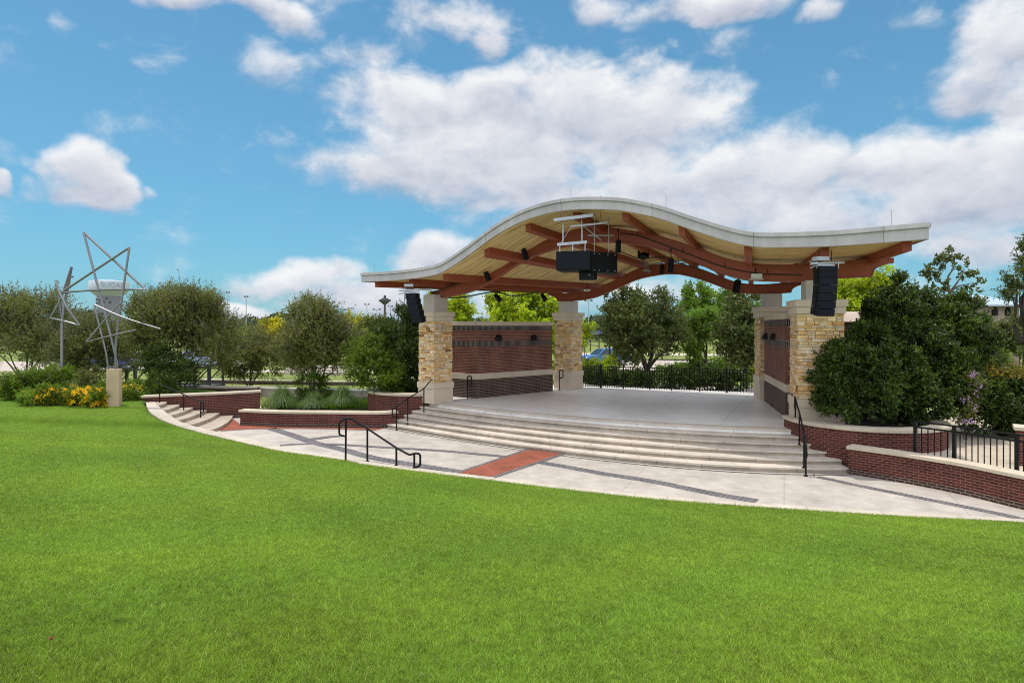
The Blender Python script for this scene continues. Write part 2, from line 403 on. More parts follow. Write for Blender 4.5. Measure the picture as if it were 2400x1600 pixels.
M_['brick'] = brick_mat('red brick', (.125, .027, .020), (.070, .017, .013), (.20, .13, .11), ms=.008)
M_['brick_stage'] = brick_mat('stage wall brick', (.19, .056, .038), (.115, .033, .025), (.30, .20, .155), ms=.010)
M_['brick_dark'] = brick_mat('dark base brick', (.05, .030, .025), (.032, .021, .019), (.22, .16, .13), ms=.012)
M_['soldier'] = brick_mat('dark soldier course', (.05, .038, .040), (.035, .028, .032), (.28, .24, .22), bw=.0677, bh=.5, soldier=True)
M_['paver_red'] = brick_mat('red clay pavers', (.30, .082, .048), (.235, .065, .038), (.30, .15, .10), bw=.2, bh=.1, ms=.006)
M_['paver_dark'] = brick_mat('dark grey pavers', (.13, .125, .135), (.085, .08, .09), (.30, .28, .28), bw=.2, bh=.1, ms=.007)
M_['paver_tan'] = seam_mat('tan pavers', (.50, .43, .34), .9, .9, .012, (.3, .26, .2), .85, .06, .12)
M_['black'] = simple('black painted steel', (.008, .008, .009), .45, 0, .1, 2, 30, .03, .18)
M_['speaker'] = simple('speaker black', (.007, .008, .011), .5, 0, .15, 4, 120, .15, .15)
M_['grille'] = simple('speaker grille', (.008, .010, .017), .6, 0, .2, 5, 300, .5, .15)
M_['red_steel'] = simple('oxide red steel', (.30, .066, .030), .5, 0, .12, .9, 18, .04, .45)
M_['fascia'] = seam_mat('pale grey metal', (.50, .475, .48), 3.1, 9, .012, (.25, .25, .24), .55, .03, .16)
M_['roof'] = simple('metal roofing', (.42, .42, .42), .45, .2, .08, 1, 20, .03)
M_['steel_box'] = simple('grey steel post cover', (.50, .465, .43), .45, 0, .07, 1.2, 20, .03)
M_['stainless'] = simple('brushed stainless steel', (.24, .24, .25), .42, .75, .12, 2, 60, .05)
M_['alu'] = simple('aluminium rigging', (.42, .45, .50), .45, .5, .08, 3, 40, .03)
M_['cable'] = simple('black cable', (.015, .015, .018), .5, 0, .1, 3, 30, 0)
M_['tan'] = simple('tan stone plinth', (.50, .39, .245), .75, 0, .14, 1.4, 30, .1)
M_['bark'] = simple('grey brown bark', (.13, .095, .07), .85, 0, .25, 4, 30, .4)
M_['bark_dark'] = simple('dark bark', (.05, .038, .03), .9, 0, .25, 4, 30, .4)
M_['soil'] = simple('dark mulch', (.06, .04, .028), .95, 0, .35, 3, 25, .6)
M_['white'] = simple('white paint', (.72, .73, .74), .5, 0, .05, 2, 20, .02)
M_['tank'] = simple('tank white haze tint', (.44, .51, .55), .5, 0, .05, .05, .4, 0)  # white paint with the blue haze of distance mixed into the colour
M_['tank_stem'] = simple('tank shaft grey', (.20, .205, .23), .7, 0, .08, .05, .4, 0)
M_['tank_letter'] = simple('faded blue grey letters', (.34, .40, .47), .6, 0, .05, .5, 2, 0)
M_['galv'] = simple('galvanised pole', (.36, .39, .43), .5, .3, .06, .5, 5, 0)
M_['pole_dark'] = simple('dark pole', (.06, .06, .065), .6, 0, .06, .5, 5, 0)
M_['glass_dark'] = simple('dark car glass', (.02, .025, .03), .08, 0, .05, 1, 5, 0)
M_['tyre'] = simple('tyre rubber', (.02, .02, .02), .8, 0, .1, 3, 20, .1)
M_['asphalt'] = simple('pale concrete road', (.42, .36, .31), .85, 0, .10, .25, 12, .1)
M_['path'] = simple('pale path', (.52, .45, .37), .85, 0, .10, .5, 12, .1)
M_['tan_wall'] = simple('tan rendered wall', (.52, .42, .31), .8, 0, .08, .7, 12, .1)
M_['stone_far'] = brick_mat('pinkish stone blocks', (.36, .27, .23), (.28, .2, .17), (.34, .29, .25), bw=.8, bh=.35, ms=.02)
M_['roof_blue'] = seam_mat('blue grey metal roof', (.40, .50, .56), .45, 60, .03, (.26, .34, .4), .4, .02, .05)
M_['shingle'] = simple('tan shingles', (.40, .32, .26), .85, 0, .12, 2, 14, .1)
M_['fieldpanel'] = simple('blue field banner', (.10, .12, .30), .6, 0, .1, 1, 8, 0)
# wood ceiling: boards run along the wave
def wood_mat():
    m, nt, b = base_mat('honey pine boards')
    t = nt.nodes.new('ShaderNodeUVMap'); t.uv_map = 'UVMap'
    br = nt.nodes.new('ShaderNodeTexBrick'); nt.links.new(t.outputs[0], br.inputs['Vector']); br.offset = .37; br.offset_frequency = 2
    br.inputs['Scale'].default_value = 1; br.inputs['Mortar Size'].default_value = .009; br.inputs['Mortar Smooth'].default_value = .2
    br.inputs['Brick Width'].default_value = 3.6; br.inputs['Row Height'].default_value = .15
    br.inputs['Color1'].default_value = (.92, .70, .34, 1); br.inputs['Color2'].default_value = (.76, .55, .26, 1); br.inputs['Mortar'].default_value = (.15, .085, .03, 1)
    g = noise(nt, 3.0, 6, .6, vec=t.outputs[0], stretch=(.25, 2.6, 1)); k_ = noise(nt, 5.0, 3, .5, vec=t.outputs[0], stretch=(1, 3, 1))
    v = mix(nt, br.outputs['Color'], ramp(nt, g, [(.34, (.55, .47, .36)), (.5, (.95, .94, .9)), (.7, (1.12, 1.12, 1.1))]), 1.0, 'MULTIPLY')
    v = mix(nt, v, ramp(nt, k_, [(.18, (.45, .35, .22)), (.28, (1., 1., 1.))]), 1.0, 'MULTIPLY')
    nt.links.new(v, b.inputs['Base Color']); b.inputs['Roughness'].default_value = .5
    inv = nt.nodes.new('ShaderNodeMath'); inv.operation = 'SUBTRACT'; inv.inputs[0].default_value = 1; nt.links.new(br.outputs['Fac'], inv.inputs[1]); bump(nt, b, inv.outputs[0], .5, .01)
    return m
M_['wood'] = wood_mat()
def stone_mat():
    m, nt, b = base_mat('tan ledge stone')
    at = N(nt, 'ShaderNodeAttribute', attribute_name='tint'); n1_ = noise(nt, 7, 6, .6); n2_ = noise(nt, 45, 4)
    v = mix(nt, at.outputs['Color'], ramp(nt, n1_, [(.3, (.72, .66, .56)), (.7, (1.15, 1.12, 1.08))]), 1.0, 'MULTIPLY')
    v = mix(nt, v, ramp(nt, n2_, [(.3, .85), (.7, 1.1)]), 1.0, 'MULTIPLY')
    nt.links.new(v, b.inputs['Base Color']); b.inputs['Roughness'].default_value = .85; b.inputs['Specular IOR Level'].default_value = .25
    bump(nt, b, n2_, .5, .015); return m
M_['stone'] = stone_mat()
def turf_mat(name, c1, c2, c3, far=False):
    m, nt, b = base_mat(name)
    a = noise(nt, .22, 6, .6); f_ = noise(nt, 6, 5, .6); g = noise(nt, 60, 3, .7); p = noise(nt, 1.1, 5, .6)
    v = ramp(nt, a, [(.32, c1), (.5, c2), (.68, c3)])
    v = mix(nt, v, ramp(nt, p, [(.3, (.86, .9, .9)), (.7, (1.12, 1.08, 1.0))]), 1.0, 'MULTIPLY')
    v = mix(nt, v, ramp(nt, f_, [(.3, .85), (.7, 1.15)]), 1.0, 'MULTIPLY')
    v = mix(nt, v, ramp(nt, g, [(.3, .72), (.7, 1.28)]), 1.0, 'MULTIPLY')
    nt.links.new(v, b.inputs['Base Color']); b.inputs['Roughness'].default_value = .9; b.inputs['Specular IOR Level'].default_value = .1
    bump(nt, b, g, .5, .03); return m
M_['turf'] = turf_mat('mown turf', (.078, .15, .015), (.095, .17, .018), (.12, .185, .02))
M_['field'] = turf_mat('far grass', (.125, .17, .045), (.17, .21, .06), (.22, .23, .085))
M_['water'] = None
def water_mat():
    m, nt, b = base_mat('murky pond water')
    b.inputs['Base Color'].default_value = (.035, .035, .018, 1); b.inputs['Roughness'].default_value = .06
    w = noise(nt, 1.2, 4, .5, stretch=(1, .4, 1)); bump(nt, b, w, .12, .05); return m
M_['water'] = water_mat()
rnd = random.Random(11)
rng = np.random.default_rng(7)
ZS = 0.84                                # stage floor above the plaza (z = 0)
FL, FR, RL, RR = (-3.2, 25.5), (9.6, 19.25), (2.87, 31.0), (11.28, 26.5)   # the four pillars in plan
CS = np.array((3.5, 24.0))               # the point the lawn and kerb curve about
def sstep(a, b, x):
    t = np.clip((np.asarray(x, float) - a) / (b - a), 0, 1); return t * t * (3 - 2 * t)

# ------------------------------------------------------------------ kerb line between lawn and plaza (outer edge, falls to the plaza beside the left steps)
kz = [(341, 943, .84), (351, 966, .70), (381, 985, .52), (425, 1001, .28), (470, 1014, .10), (530, 1029, 0), (657, 1058, 0), (700, 1064.5, 0), (810, 1080, 0), (853, 1089, 0), (1006, 1109, 0), (1159, 1127.5, 0),
      (1306, 1146, 0), (1506, 1168, 0), (1659, 1181, 0), (1800, 1191.5, 0), (2100, 1211, 0), (2400, 1228, 0)]
KERB = [G(*k) for k in kz] + [np.array((12.6, 11.3, 0)), np.array((16.0, 10.2, 0))]
KERB = resample(smooth_path(KERB, 6), 90)
kth = np.unwrap(np.arctan2(KERB[:, 1] - CS[1], KERB[:, 0] - CS[0])); kth = np.where(kth < 0, kth + 2 * pi, kth)
kR = np.hypot(KERB[:, 0] - CS[0], KERB[:, 1] - CS[1])
th0 = kth[0]                             # about 175 degrees
def lawn_edge(th):                       # radius and height of the lawn's edge in a direction
    R = np.interp(th, kth, kR); z = np.interp(th, kth, KERB[:, 2]); return R, z
def lawn_z(x, y):
    x = np.asarray(x, float); y = np.asarray(y, float)
    th = np.arctan2(y - CS[1], x - CS[0]); th = np.where(th < radians(100), th + 2 * pi, th)
    R, z = lawn_edge(th); d = np.maximum(0, np.hypot(x - CS[0], y - CS[1]) - R)
    dg = np.degrees(th); slope = .012 + .155 * sstep(172, 215, dg)
    zz = z + .03 + slope * d
    top = 2.45
    return np.where(zz > top - .4, top - .4 * np.exp(-(zz - (top - .4)) / .4), zz)
ths = np.concatenate([[radians(a) for a in (th0 * 180 / pi - 14, th0 * 180 / pi - 9, th0 * 180 / pi - 4)], kth])
ds = np.concatenate([[0, .15], np.geomspace(.4, 45, 60)])
lv = []; lf = []
for th in ths:
    R, z = lawn_edge(th)
    for d in ds:
        x, y = CS[0] + (R + d) * cos(th), CS[1] + (R + d) * sin(th)
        zz = float(lawn_z(x, y))
        if d == 0: zz = float(z) - .12
        lv.append((x, y, zz))
nd = len(ds)
for i in range(len(ths) - 1):
    for j in range(nd - 1):
        a = i * nd + j; lf.append((a, a + 1, a + nd + 1, a + nd))
me = bpy.data.meshes.new('lawn'); me.from_pydata(lv, [], lf); me.update()
lawn = bpy.data.objects.new('lawn', me); finish(lawn, None, M_['turf'], 'all', 0)
tag(lawn, kind='structure')
bm = bmesh.new(); bm.from_mesh(me); bmesh.ops.recalc_face_normals(bm, faces=bm.faces)
if sum(f.normal.z for f in bm.faces) < 0: bmesh.ops.reverse_faces(bm, faces=bm.faces)
bm.to_mesh(me); bm.free()

# ------------------------------------------------------------------ mown grass blades over the near lawn
def make_grass():
    n = 1750000
    u = rng.random(n); dmin, dmax = 2.3, 24.0
    # density falls with distance so that blades keep about the same spacing in sight
    d = dmin * (dmax / dmin) ** u
    lat = (rng.random(n) * 2 - 1) * (d * .87 + .9)
    side = rng.random(n) < .2; lat = np.where(side, np.sign(lat) * (d * .87 + .9 + 3.2 * rng.random(n)), lat)   # a margin to either side
    x, y = lat, d
    th = np.arctan2(y - CS[1], x - CS[0]); th = np.where(th < radians(100), th + 2 * pi, th)
    R, z = lawn_edge(th); dist = np.hypot(x - CS[0], y - CS[1]) - R
    ok = (dist > .02 - .09 * rng.random(n) ** 2) & (th > th0 - radians(12))
    x, y, d, dist = x[ok], y[ok], d[ok], dist[ok]; n = len(x)
    z = lawn_z(x, y)
    h = (.015 + .021 * rng.random(n)) * (1 + .35 * (rng.random(n) > .94)) * (1 + .010 * d)
    w = (.0017 + .0014 * rng.random(n)) * (1 + .07 * d)
    a = rng.random(n) * 2 * pi; lean = .4 + 1.0 * rng.random(n)
    fa = a + (rng.random(n) - .5) * 2.0
    bx, by = np.cos(a) * w, np.sin(a) * w
    tx, ty = x + np.cos(fa) * h * lean, y + np.sin(fa) * h * lean
    V = np.empty((n, 3, 3), np.float32)
    V[:, 0] = np.stack([x - bx, y - by, z - .004], 1); V[:, 1] = np.stack([x + bx, y + by, z - .004], 1); V[:, 2] = np.stack([tx, ty, z + h * .9], 1)
    me = bpy.data.meshes.new('grass'); me.vertices.add(n * 3); me.loops.add(n * 3); me.polygons.add(n)
    me.vertices.foreach_set('co', V.ravel()); me.loops.foreach_set('vertex_index', np.arange(n * 3, dtype=np.int32))
    me.polygons.foreach_set('loop_start', np.arange(0, n * 3, 3, dtype=np.int32)); me.update()
    # broad patches of lighter and darker growth plus blade to blade variety
    ph = (np.sin(x * .9 + 1.3 * np.sin(y * .7)) + np.sin(y * 1.3 + .8 * np.sin(x * 1.1 + 2)) + .7 * np.sin(x * 2.9 + y * 2.1)) / 2.7
    hs = lambda s_, a_: (np.sin(np.floor(x / s_) * 12.9898 * a_ + np.floor(y / s_) * 78.233) * 43758.5453) % 1.0
    br = .97 + .17 * ph + .85 * (rng.random(n) - .5) + .34 * (hs(.045, 1.0) - .5) + .22 * (hs(.11, 1.7) - .5)
    yel = .5 + .5 * np.sin(x * 1.7 - y * .9 + 2 * np.sin(y * .5)); yl = (rng.random(n) * .7 + .3 * yel)
    c = np.stack([(.190 + .105 * yl) * br, (.335 + .07 * yl) * br, (.030 + .016 * rng.random(n)) * br], 1)
    dry = rng.random(n) > .984; c[dry] = np.array((.42, .38, .17)) * (.8 + .4 * rng.random((dry.sum(), 1)))
    col = np.ones((n, 3, 4), np.float32); col[:, :, :3] = c[:, None, :]
    at = me.color_attributes.new('tint', 'FLOAT_COLOR', 'POINT'); at.data.foreach_set('color', col.ravel())
    o = bpy.data.objects.new('grass', me); finish(o, None, leaf_mat('grass blade', (1, 1, 1), .3, .6, (1.25, 1.2, .9)), False, 0)
    tag(o, 'short mown bright green grass covering the sloping lawn', 'grass', kind='stuff')
make_grass()

# ------------------------------------------------------------------ low left wall, left retaining wall, planters: plan lines used by the ground too
LW = resample(smooth_path([G(563, 996, 0), G(660, 1000, 0), G(770, 1001, 0), G(878, 1002.5, 0), np.array((-4.6, 24.35, 0))], 6), 24)     # low left wall, front foot
RW = [np.array((-15.5, 25.55, 0)), np.array((-12.55, 26.55, 0)), np.array((-11.25, 27.2, 0))]                                              # left retaining wall, front foot
PLC, PLR = np.array((-4.25, 27.35)), 2.15     # left round planter
PRC, PRR = np.array((10.75, 18.75)), 2.2      # right round planter

# ------------------------------------------------------------------ plaza
inner_kerb = offset_line(KERB, 0.0)
plaza_poly = [tuple(p[:2]) for p in KERB] + [(16.0, 12.2), (13.6, 12.4), (11.4, 14.2), (9.6, 17.6), (9.2, 20), (2, 25), (-3, 27.5), (-5, 25.6)] + [tuple(p[:2] + np.array((0, .3))) for p in LW[::-4]] + [(-11.3, 27.4), (-12.6, 26.75), (-15.3, 25.85), (-15.5, 25.5)]
mb = MB(); mb.prism(plaza_poly, -.3, 0.0)
tag(mb.build('plaza', M_['conc']), kind='structure')
# pale kerb stones along the lawn
kw_ = np.interp(np.arange(len(KERB)), [0, 6, 22, 30], [.32, .5, .5, .34])[:, None]; kin = (lambda s_: np.array(KERB)[:, :2] + (offset_line(KERB, s_) - np.array(KERB)[:, :2]) * kw_)(1. if np.cross(KERB[20, :2] - KERB[19, :2], CS - KERB[19, :2]) > 0 else -1.)
mb = MB()
A = [np.array((p[0], p[1], p[2] + .012)) for p in KERB]; B = [np.array((q[0], q[1], p[2] + .012)) for p, q in zip(KERB, kin)]
mb.strip(A, B); mb.strip([a - (0, 0, .5) for a in A], A); mb.strip(B, [b - (0, 0, .4 if b[2] > .05 else .03) for b in B])
kerb = tag(mb.build('kerb', M_['kerb']), kind='structure')
# dark and red paving bands
def band(name, px, w, m, z=.004):
    pts = resample(smooth_path([G(x, y, 0) for x, y in px], 6), 40)[:, :2]
    a, b = offset_line(pts, w / 2), offset_line(pts, -w / 2)
    mb = MB(); mb.strip([(*p, z) for p in a], [(*p, z) for p in b]); return tag(mb.build(name, m), kind='structure')
band('paving_band', [(634, 1003.5), (690, 1021), (733, 1036), (802, 1053), (878, 1073), (980, 1090.5), (1072, 1104.5)], .42, M_['paver_dark'])
band('paving_band', [(656, 1043.5), (700, 1040.5), (759, 1040.5), (820, 1043), (878, 1047), (1031, 1056), (1186, 1070)], .26, M_['paver_dark'], .008)
band('paving_band', [(726, 1030), (770, 1024), (808, 1020.5)], .40, M_['paver_dark'], .008)
band('paving_band', [(1262, 1082.5), (1340, 1096), (1411, 1109), (1531, 1128), (1659, 1154), (1720, 1165), (1775, 1174)], .36, M_['paver_dark'])
band('paving_band', [(1915, 1117), (1960, 1126), (2004, 1136), (2157, 1166.5), (2310, 1197), (2400, 1217)], .26, M_['paver_dark'])
q = [G(1077, 1108.5, 0), G(1154, 1117, 0), G(1324, 1061, 0), G(1243, 1053, 0)]
mb = MB(); mb.face([p + (0, 0, .012) for p in q], [(0, 0), (1.2, 0), (1.2, 4.2), (0, 4.2)])
tag(mb.build('red_paving_path', M_['paver_red']), kind='structure')
for a, b in ((q[0], q[3]), (q[1], q[2])):
    s = (b - a)[:2]; s = s / np.linalg.norm(s); nn = np.array((-s[1], s[0], 0)) * .13
    if np.dot(nn[:2], (a - (q[0] + q[1]) / 2)[:2]) < 0: nn = -nn
    mb = MB(); mb.strip([a + (0, 0, .014), b + (0, 0, .014)], [a + nn + (0, 0, .014), b + nn + (0, 0, .014)]); tag(mb.build('paving_band', M_['paver_dark']), kind='structure')
# red clay paving along the foot of the low left wall
fr = resample([G(470, 1000, 0), G(505, 1010, 0), G(600, 1004.5, 0), G(700, 1003.5, 0), G(800, 1005, 0), G(880, 1008, 0)], 24)
bk = resample([G(505, 985, 0), G(545, 983, 0)] + [p for p in LW[:-1]], 24)
mb = MB(); mb.strip([p * (1, 1, 0) + (0, 0, .004) for p in fr], [p * (1, 1, 0) + (0, .1, .004) for p in bk]); tag(mb.build('red_paving', M_['paver_red']), kind='structure')
mb = MB(); f2 = offset_line(fr, -.12); mb.strip([(*p[:2], .006) for p in fr[5:]], [(*p, .006) for p in f2[5:]]); tag(mb.build('paving_band', M_['paver_dark']), kind='structure')

# ------------------------------------------------------------------ ground: one sheet to the horizon
def ground_z(x, y):
    z = .3 * np.ones_like(x)
    z = z + .50 * (1 - sstep(-14.5, -11.5, x)) * (1 - sstep(29, 38, y))
    pond = sstep(38, 41, y) * (1 - sstep(92, 100, y)) * sstep(25, 28, x - (y - 40) * .52)
    z = z - 1.3 * pond
    poly = np.array(plaza_poly + []); inside = np.zeros(x.shape, bool)
    def inpoly(P_, x, y):
        r = np.zeros(x.shape, bool); n = len(P_)
        for i in range(n):
            x0, y0 = P_[i]; x1, y1 = P_[(i + 1) % n]
            c = ((y0 > y) != (y1 > y)) & (x < (x1 - x0) * (y - y0) / (y1 - y0 + 1e-12) + x0); r ^= c
        return r
    inside |= inpoly(plaza_poly, x, y)
    th = np.arctan2(y - CS[1], x - CS[0]); th = np.where(th < radians(100), th + 2 * pi, th)
    R, _ = lawn_edge(th); lawnzone = (np.hypot(x - CS[0], y - CS[1]) > R - .6) & (th > th0 - radians(2))
    z = np.where(inside | lawnzone, -.45, z)
    return z
gd = np.concatenate([np.arange(-30, 8, 4.0), np.arange(8, 48, .35), np.geomspace(48, 5000, 70)])
gu = np.concatenate([np.linspace(-1.6, -.95, 5), np.linspace(-.92, .92, 150), np.linspace(.95, 1.6, 5)])
DD, UU = np.meshgrid(gd, gu, indexing='ij'); XX = UU * np.maximum(np.abs(DD), 20); ZZ = ground_z(XX, DD)
gv = np.stack([XX, DD, ZZ], 2).reshape(-1, 3); nu = len(gu)
gf = [(i * nu + j, i * nu + j + 1, (i + 1) * nu + j + 1, (i + 1) * nu + j) for i in range(len(gd) - 1) for j in range(nu - 1)]
me = bpy.data.meshes.new('ground'); me.from_pydata(gv.tolist(), [], gf); me.update()
tag(finish(bpy.data.objects.new('ground', me), None, M_['field'], 'all', 0), kind='structure')
def sheet(name, poly, z, m, t=.05):
    mb = MB(); mb.prism(poly, z - t, z); return tag(mb.build(name, m), kind='structure')
sheet('pond', [(20, 38), (62, 38), (150, 100), (45, 100)], -.55, M_['water'], .02)
# ------------------------------------------------------------------ stage platform with its curved steps
E = [G(1019, 944.6, ZS), G(1100, 955, ZS), G(1200, 965, ZS), G(1353, 979, ZS), G(1506, 991.5, ZS), G(1659, 999, ZS), G(1800, 1003.5, ZS), G(1864, 1005.8, ZS), np.array((9.15, 18.45, ZS))]
Bt = [G(912, 1002, 0), G(1050, 1027, 0), G(1200, 1048, 0), G(1327, 1065.5, 0), G(1506, 1086, 0), G(1659, 1098.5, 0), G(1800, 1106, 0), G(1968, 1112, 0), np.array((9.3, 16.75, 0))]
def fitcurve(pts, x0, x1, n=48):
    pts = np.array(pts); c = np.polyfit(pts[:, 0], pts[:, 1], 3); x = np.linspace(x0, x1, n); return np.stack([x, np.polyval(c, x)], 1)
Ec = fitcurve(E, -3.55, 9.05); Bc = fitcurve(Bt, -4.95, 9.25)
stage = thing('stage', 'pale grey concrete stage floor with curved wide steps down to the plaza', 'stage', (3.0, 21.0, 0))
def front_arc(f): return Ec * (1 - f) + Bc * f
poly = [tuple(p) for p in Ec] + [(10.6, 19.2), (12.4, 26.6), (12.0, 29.2), (3.6, 33.2), (2.0, 32.8), (-4.0, 26.9)]
mb = MB(); mb.prism(poly, -.4, ZS); mb.build('floor', M_['stage'], stage)
for k in range(1, 6):
    z1 = ZS - .14 * k; a = front_arc(k / 5); b = front_arc(max(0, (k - 1) / 5 - .06))
    if k == 1: b = Ec + np.array((.02, .12))
    mb = MB()
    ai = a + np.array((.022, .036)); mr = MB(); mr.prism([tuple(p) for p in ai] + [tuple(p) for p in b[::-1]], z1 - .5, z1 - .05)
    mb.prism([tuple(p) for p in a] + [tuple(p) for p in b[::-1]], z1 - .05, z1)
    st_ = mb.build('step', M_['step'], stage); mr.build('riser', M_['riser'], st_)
# nosing of the stage edge
mb = MB(); mb.prism([tuple(p - np.array((.014, .03))) for p in Ec] + [tuple(p + np.array((.2, .36))) for p in Ec[::-1]], ZS - .045, ZS + .004)
mb.build('edge_stone', M_['step'], stage)
mb = MB(); g0 = [(*p, .01) for p in front_arc(1.07)]; g1 = [(*p, .01) for p in front_arc(1.10)]; g2 = [(*p, .009) for p in front_arc(1.0)]
mb.strip(g0, g1); mb.build('drain_edge', M_['paver_dark'], stage)

# ------------------------------------------------------------------ canopy: wave roof on four stone pillars
canopy = thing('stage_canopy', 'wave-shaped stage canopy with grey fascia, pine ceiling and red beams on four stone pillars', 'canopy', (4.5, 24.0, ZS))
uf = np.array((FR[0] - FL[0], FR[1] - FL[1])); uf /= np.linalg.norm(uf); nf = np.array((uf[1], -uf[0])) * 1.0
if nf[1] > 0: nf = -nf
FA, FB = np.array(FL) + nf * 2.3, np.array(FR) + nf * 3.4
topx = [(847, 640), (932, 634.4), (1014, 622.4), (1050, 606.5), (1100.6, 572), (1151.6, 533.5), (1202.7, 503), (1253.7, 482), (1304.7, 469), (1350, 463.5), (1393, 462), (1430, 463), (1469.6, 466.3),
        (1546, 482), (1622.7, 507.6), (1699, 530.8), (1750, 542.5), (1789, 546), (1840, 545.5), (1955, 541), (2082.7, 530), (2177, 521.6)]
tp = np.array([on_plane(x, y, FA, FB) for x, y in topx])
L0, R0 = tp[0, :2], tp[-1, :2]; FLen = np.linalg.norm(R0 - L0)
tpar = np.linalg.norm(tp[:, :2] - L0, axis=1) / FLen
pc = resample(np.array(smooth_path(np.stack([tpar, tpar * 0, tp[:, 2]], 1), 6)), 400)
def zF(t): return np.interp(t, pc[:, 0], pc[:, 2])
TH = lambda t: .36 + .05 * np.asarray(t)
def Fp(t): return lerp(L0, R0, t)
# rear line
ub = np.array((RR[0] - RL[0], RR[1] - RL[1])); ub /= np.linalg.norm(ub); nb = np.array((-ub[1], ub[0]))
def isect(p, d, q_, e):
    A_ = np.array([[d[0], -e[0]], [d[1], -e[1]]]); s = np.linalg.solve(A_, np.array(q_) - np.array(p)); return np.array(p) + d * s[0]
rb = np.array(RL) + nb * .75
Lr = isect(L0, np.array((6.3, 5.5)), rb, ub); Rr = isect(R0, np.array((2.25, 8.6)), rb, ub)
Lb = isect(L0, Lr - L0, RL, ub); Rb = isect(R0, Rr - R0, RL, ub)
def Rp(t): return lerp(Lr, Rr, t)
PD = .25                                       # purlin depth
rear_top = [(1286, 688), (1342, 687), (1393, 679), (1444, 657.5), (1495, 632), (1546, 620), (1570, 618.5), (1597, 620), (1648, 633), (1699, 653), (1737, 664.5), (1780, 668), (1830, 665), (1871, 661.6)]
rear_bot = [(1286, 705), (1342, 704.3), (1393, 696.4), (1444, 675.5), (1495, 653.5), (1546, 643), (1570, 641.5), (1597, 642.8), (1648, 656), (1699, 675), (1737, 684.5), (1780, 687.5), (1830, 686), (1858, 684)]
def beam_curve(px, A, B):
    p = np.array([on_plane(x, y, A, B) for x, y in px]); u = np.array(B) - np.array(A); s = (p[:, :2] - np.array(A)) @ u / (u @ u)
    c = resample(np.array(smooth_path(np.stack([s, s * 0, p[:, 2]], 1), 6)), 200); return lambda s_: np.interp(s_, c[:, 0], c[:, 2]), s[0], s[-1]
rt_f, rs0, rs1 = beam_curve(rear_top, RL, RR); rb_f, _, _ = beam_curve(rear_bot, RL, RR)
uRL = np.array(RR) - np.array(RL)
def zR(t):
    c = lerp(Lb, Rb, t); s = (c - np.array(RL)) @ uRL / (uRL @ uRL)
    zb = rt_f(np.clip(s, rs0, rs1)) + PD + .02
    qf = np.linalg.norm(c - Fp(t)) / np.linalg.norm(Rp(t) - Fp(t))
    zd = zF(t) - TH(t) + .05
    return float(zd + (zb - zd) / qf)
def deck(t, q_):                               # underside of the boards
    p = lerp(Fp(t), Rp(t), q_); z = (zF(t) - TH(t) + .05) * (1 - q_) + zR(t) * q_; return np.array((p[0], p[1], z))
NT, NQ = 96, 10
mb = MB(); mt = MB()
for i in range(NT):
    for j in range(NQ):
        t0, t1, q0, q1 = i / NT, (i + 1) / NT, j / NQ, (j + 1) / NQ
        c = [deck(t0, q0), deck(t0, q1), deck(t1, q1), deck(t1, q0)]
        mb.face(c, [(t0 * 20, q0 * 11), (t0 * 20, q1 * 11), (t1 * 20, q1 * 11), (t1 * 20, q0 * 11)])
        mt.face([p + (0, 0, .22) for p in c][::-1])
mb.build('ceiling', M_['wood'], canopy, smooth='all'); mt.build('roof_sheet', M_['roof'], canopy, smooth='all')
# fascia: lower board and prouder drip edge, wrapped round all four sides
def fascia_ring(out, zlo, zhi, m, name, par):
    mb = MB(); T = np.linspace(0, 1, NT + 1)
    fo = [Fp(t) + nf * out for t in T]; fi = [Fp(t) + nf * (out - .05) for t in T]
    lo = [np.array((*p, zF(t) - TH(t) * zlo)) for p, t in zip(fo, T)]; hi = [np.array((*p, zF(t) - TH(t) * zhi)) for p, t in zip(fo, T)]
    loi = [np.array((*p, z[2])) for p, z in zip(fi, lo)]; hii = [np.array((*p, z[2])) for p, z in zip(fi, hi)]
    mb.strip(lo, hi); mb.strip(loi, lo); mb.strip(hi, hii); mb.strip(hii, loi)
    for t in (0, 1):
        sgn = (-1 if t == 0 else 1) * out; Q = np.linspace(0, 1, 9)
        w = np.array((*(uf * sgn), 0))
        sl = [deck(t, q_) * (1, 1, 0) + w + (0, 0, (zF(t)) * (1 - q_) + (zR(t) + TH(t) - .05) * q_) for q_ in Q]
        mb.strip([p - (0, 0, TH(t) * zlo) for p in sl], [p - (0, 0, TH(t) * zhi) for p in sl])
    sl = [np.array((*(Rp(t) + nb * out), zR(t) + TH(t) - .05)) for t in T]
    mb.strip([p - (0, 0, TH(.5) * zlo) for p in sl], [p - (0, 0, TH(.5) * zhi) for p in sl])
    return mb.build(name, m, par)
fas = fascia_ring(.0, 1.0, .28, M_['fascia'], 'fascia', canopy)
fascia_ring(.045, .285, -.01, M_['fascia'], 'drip_edge', fas)
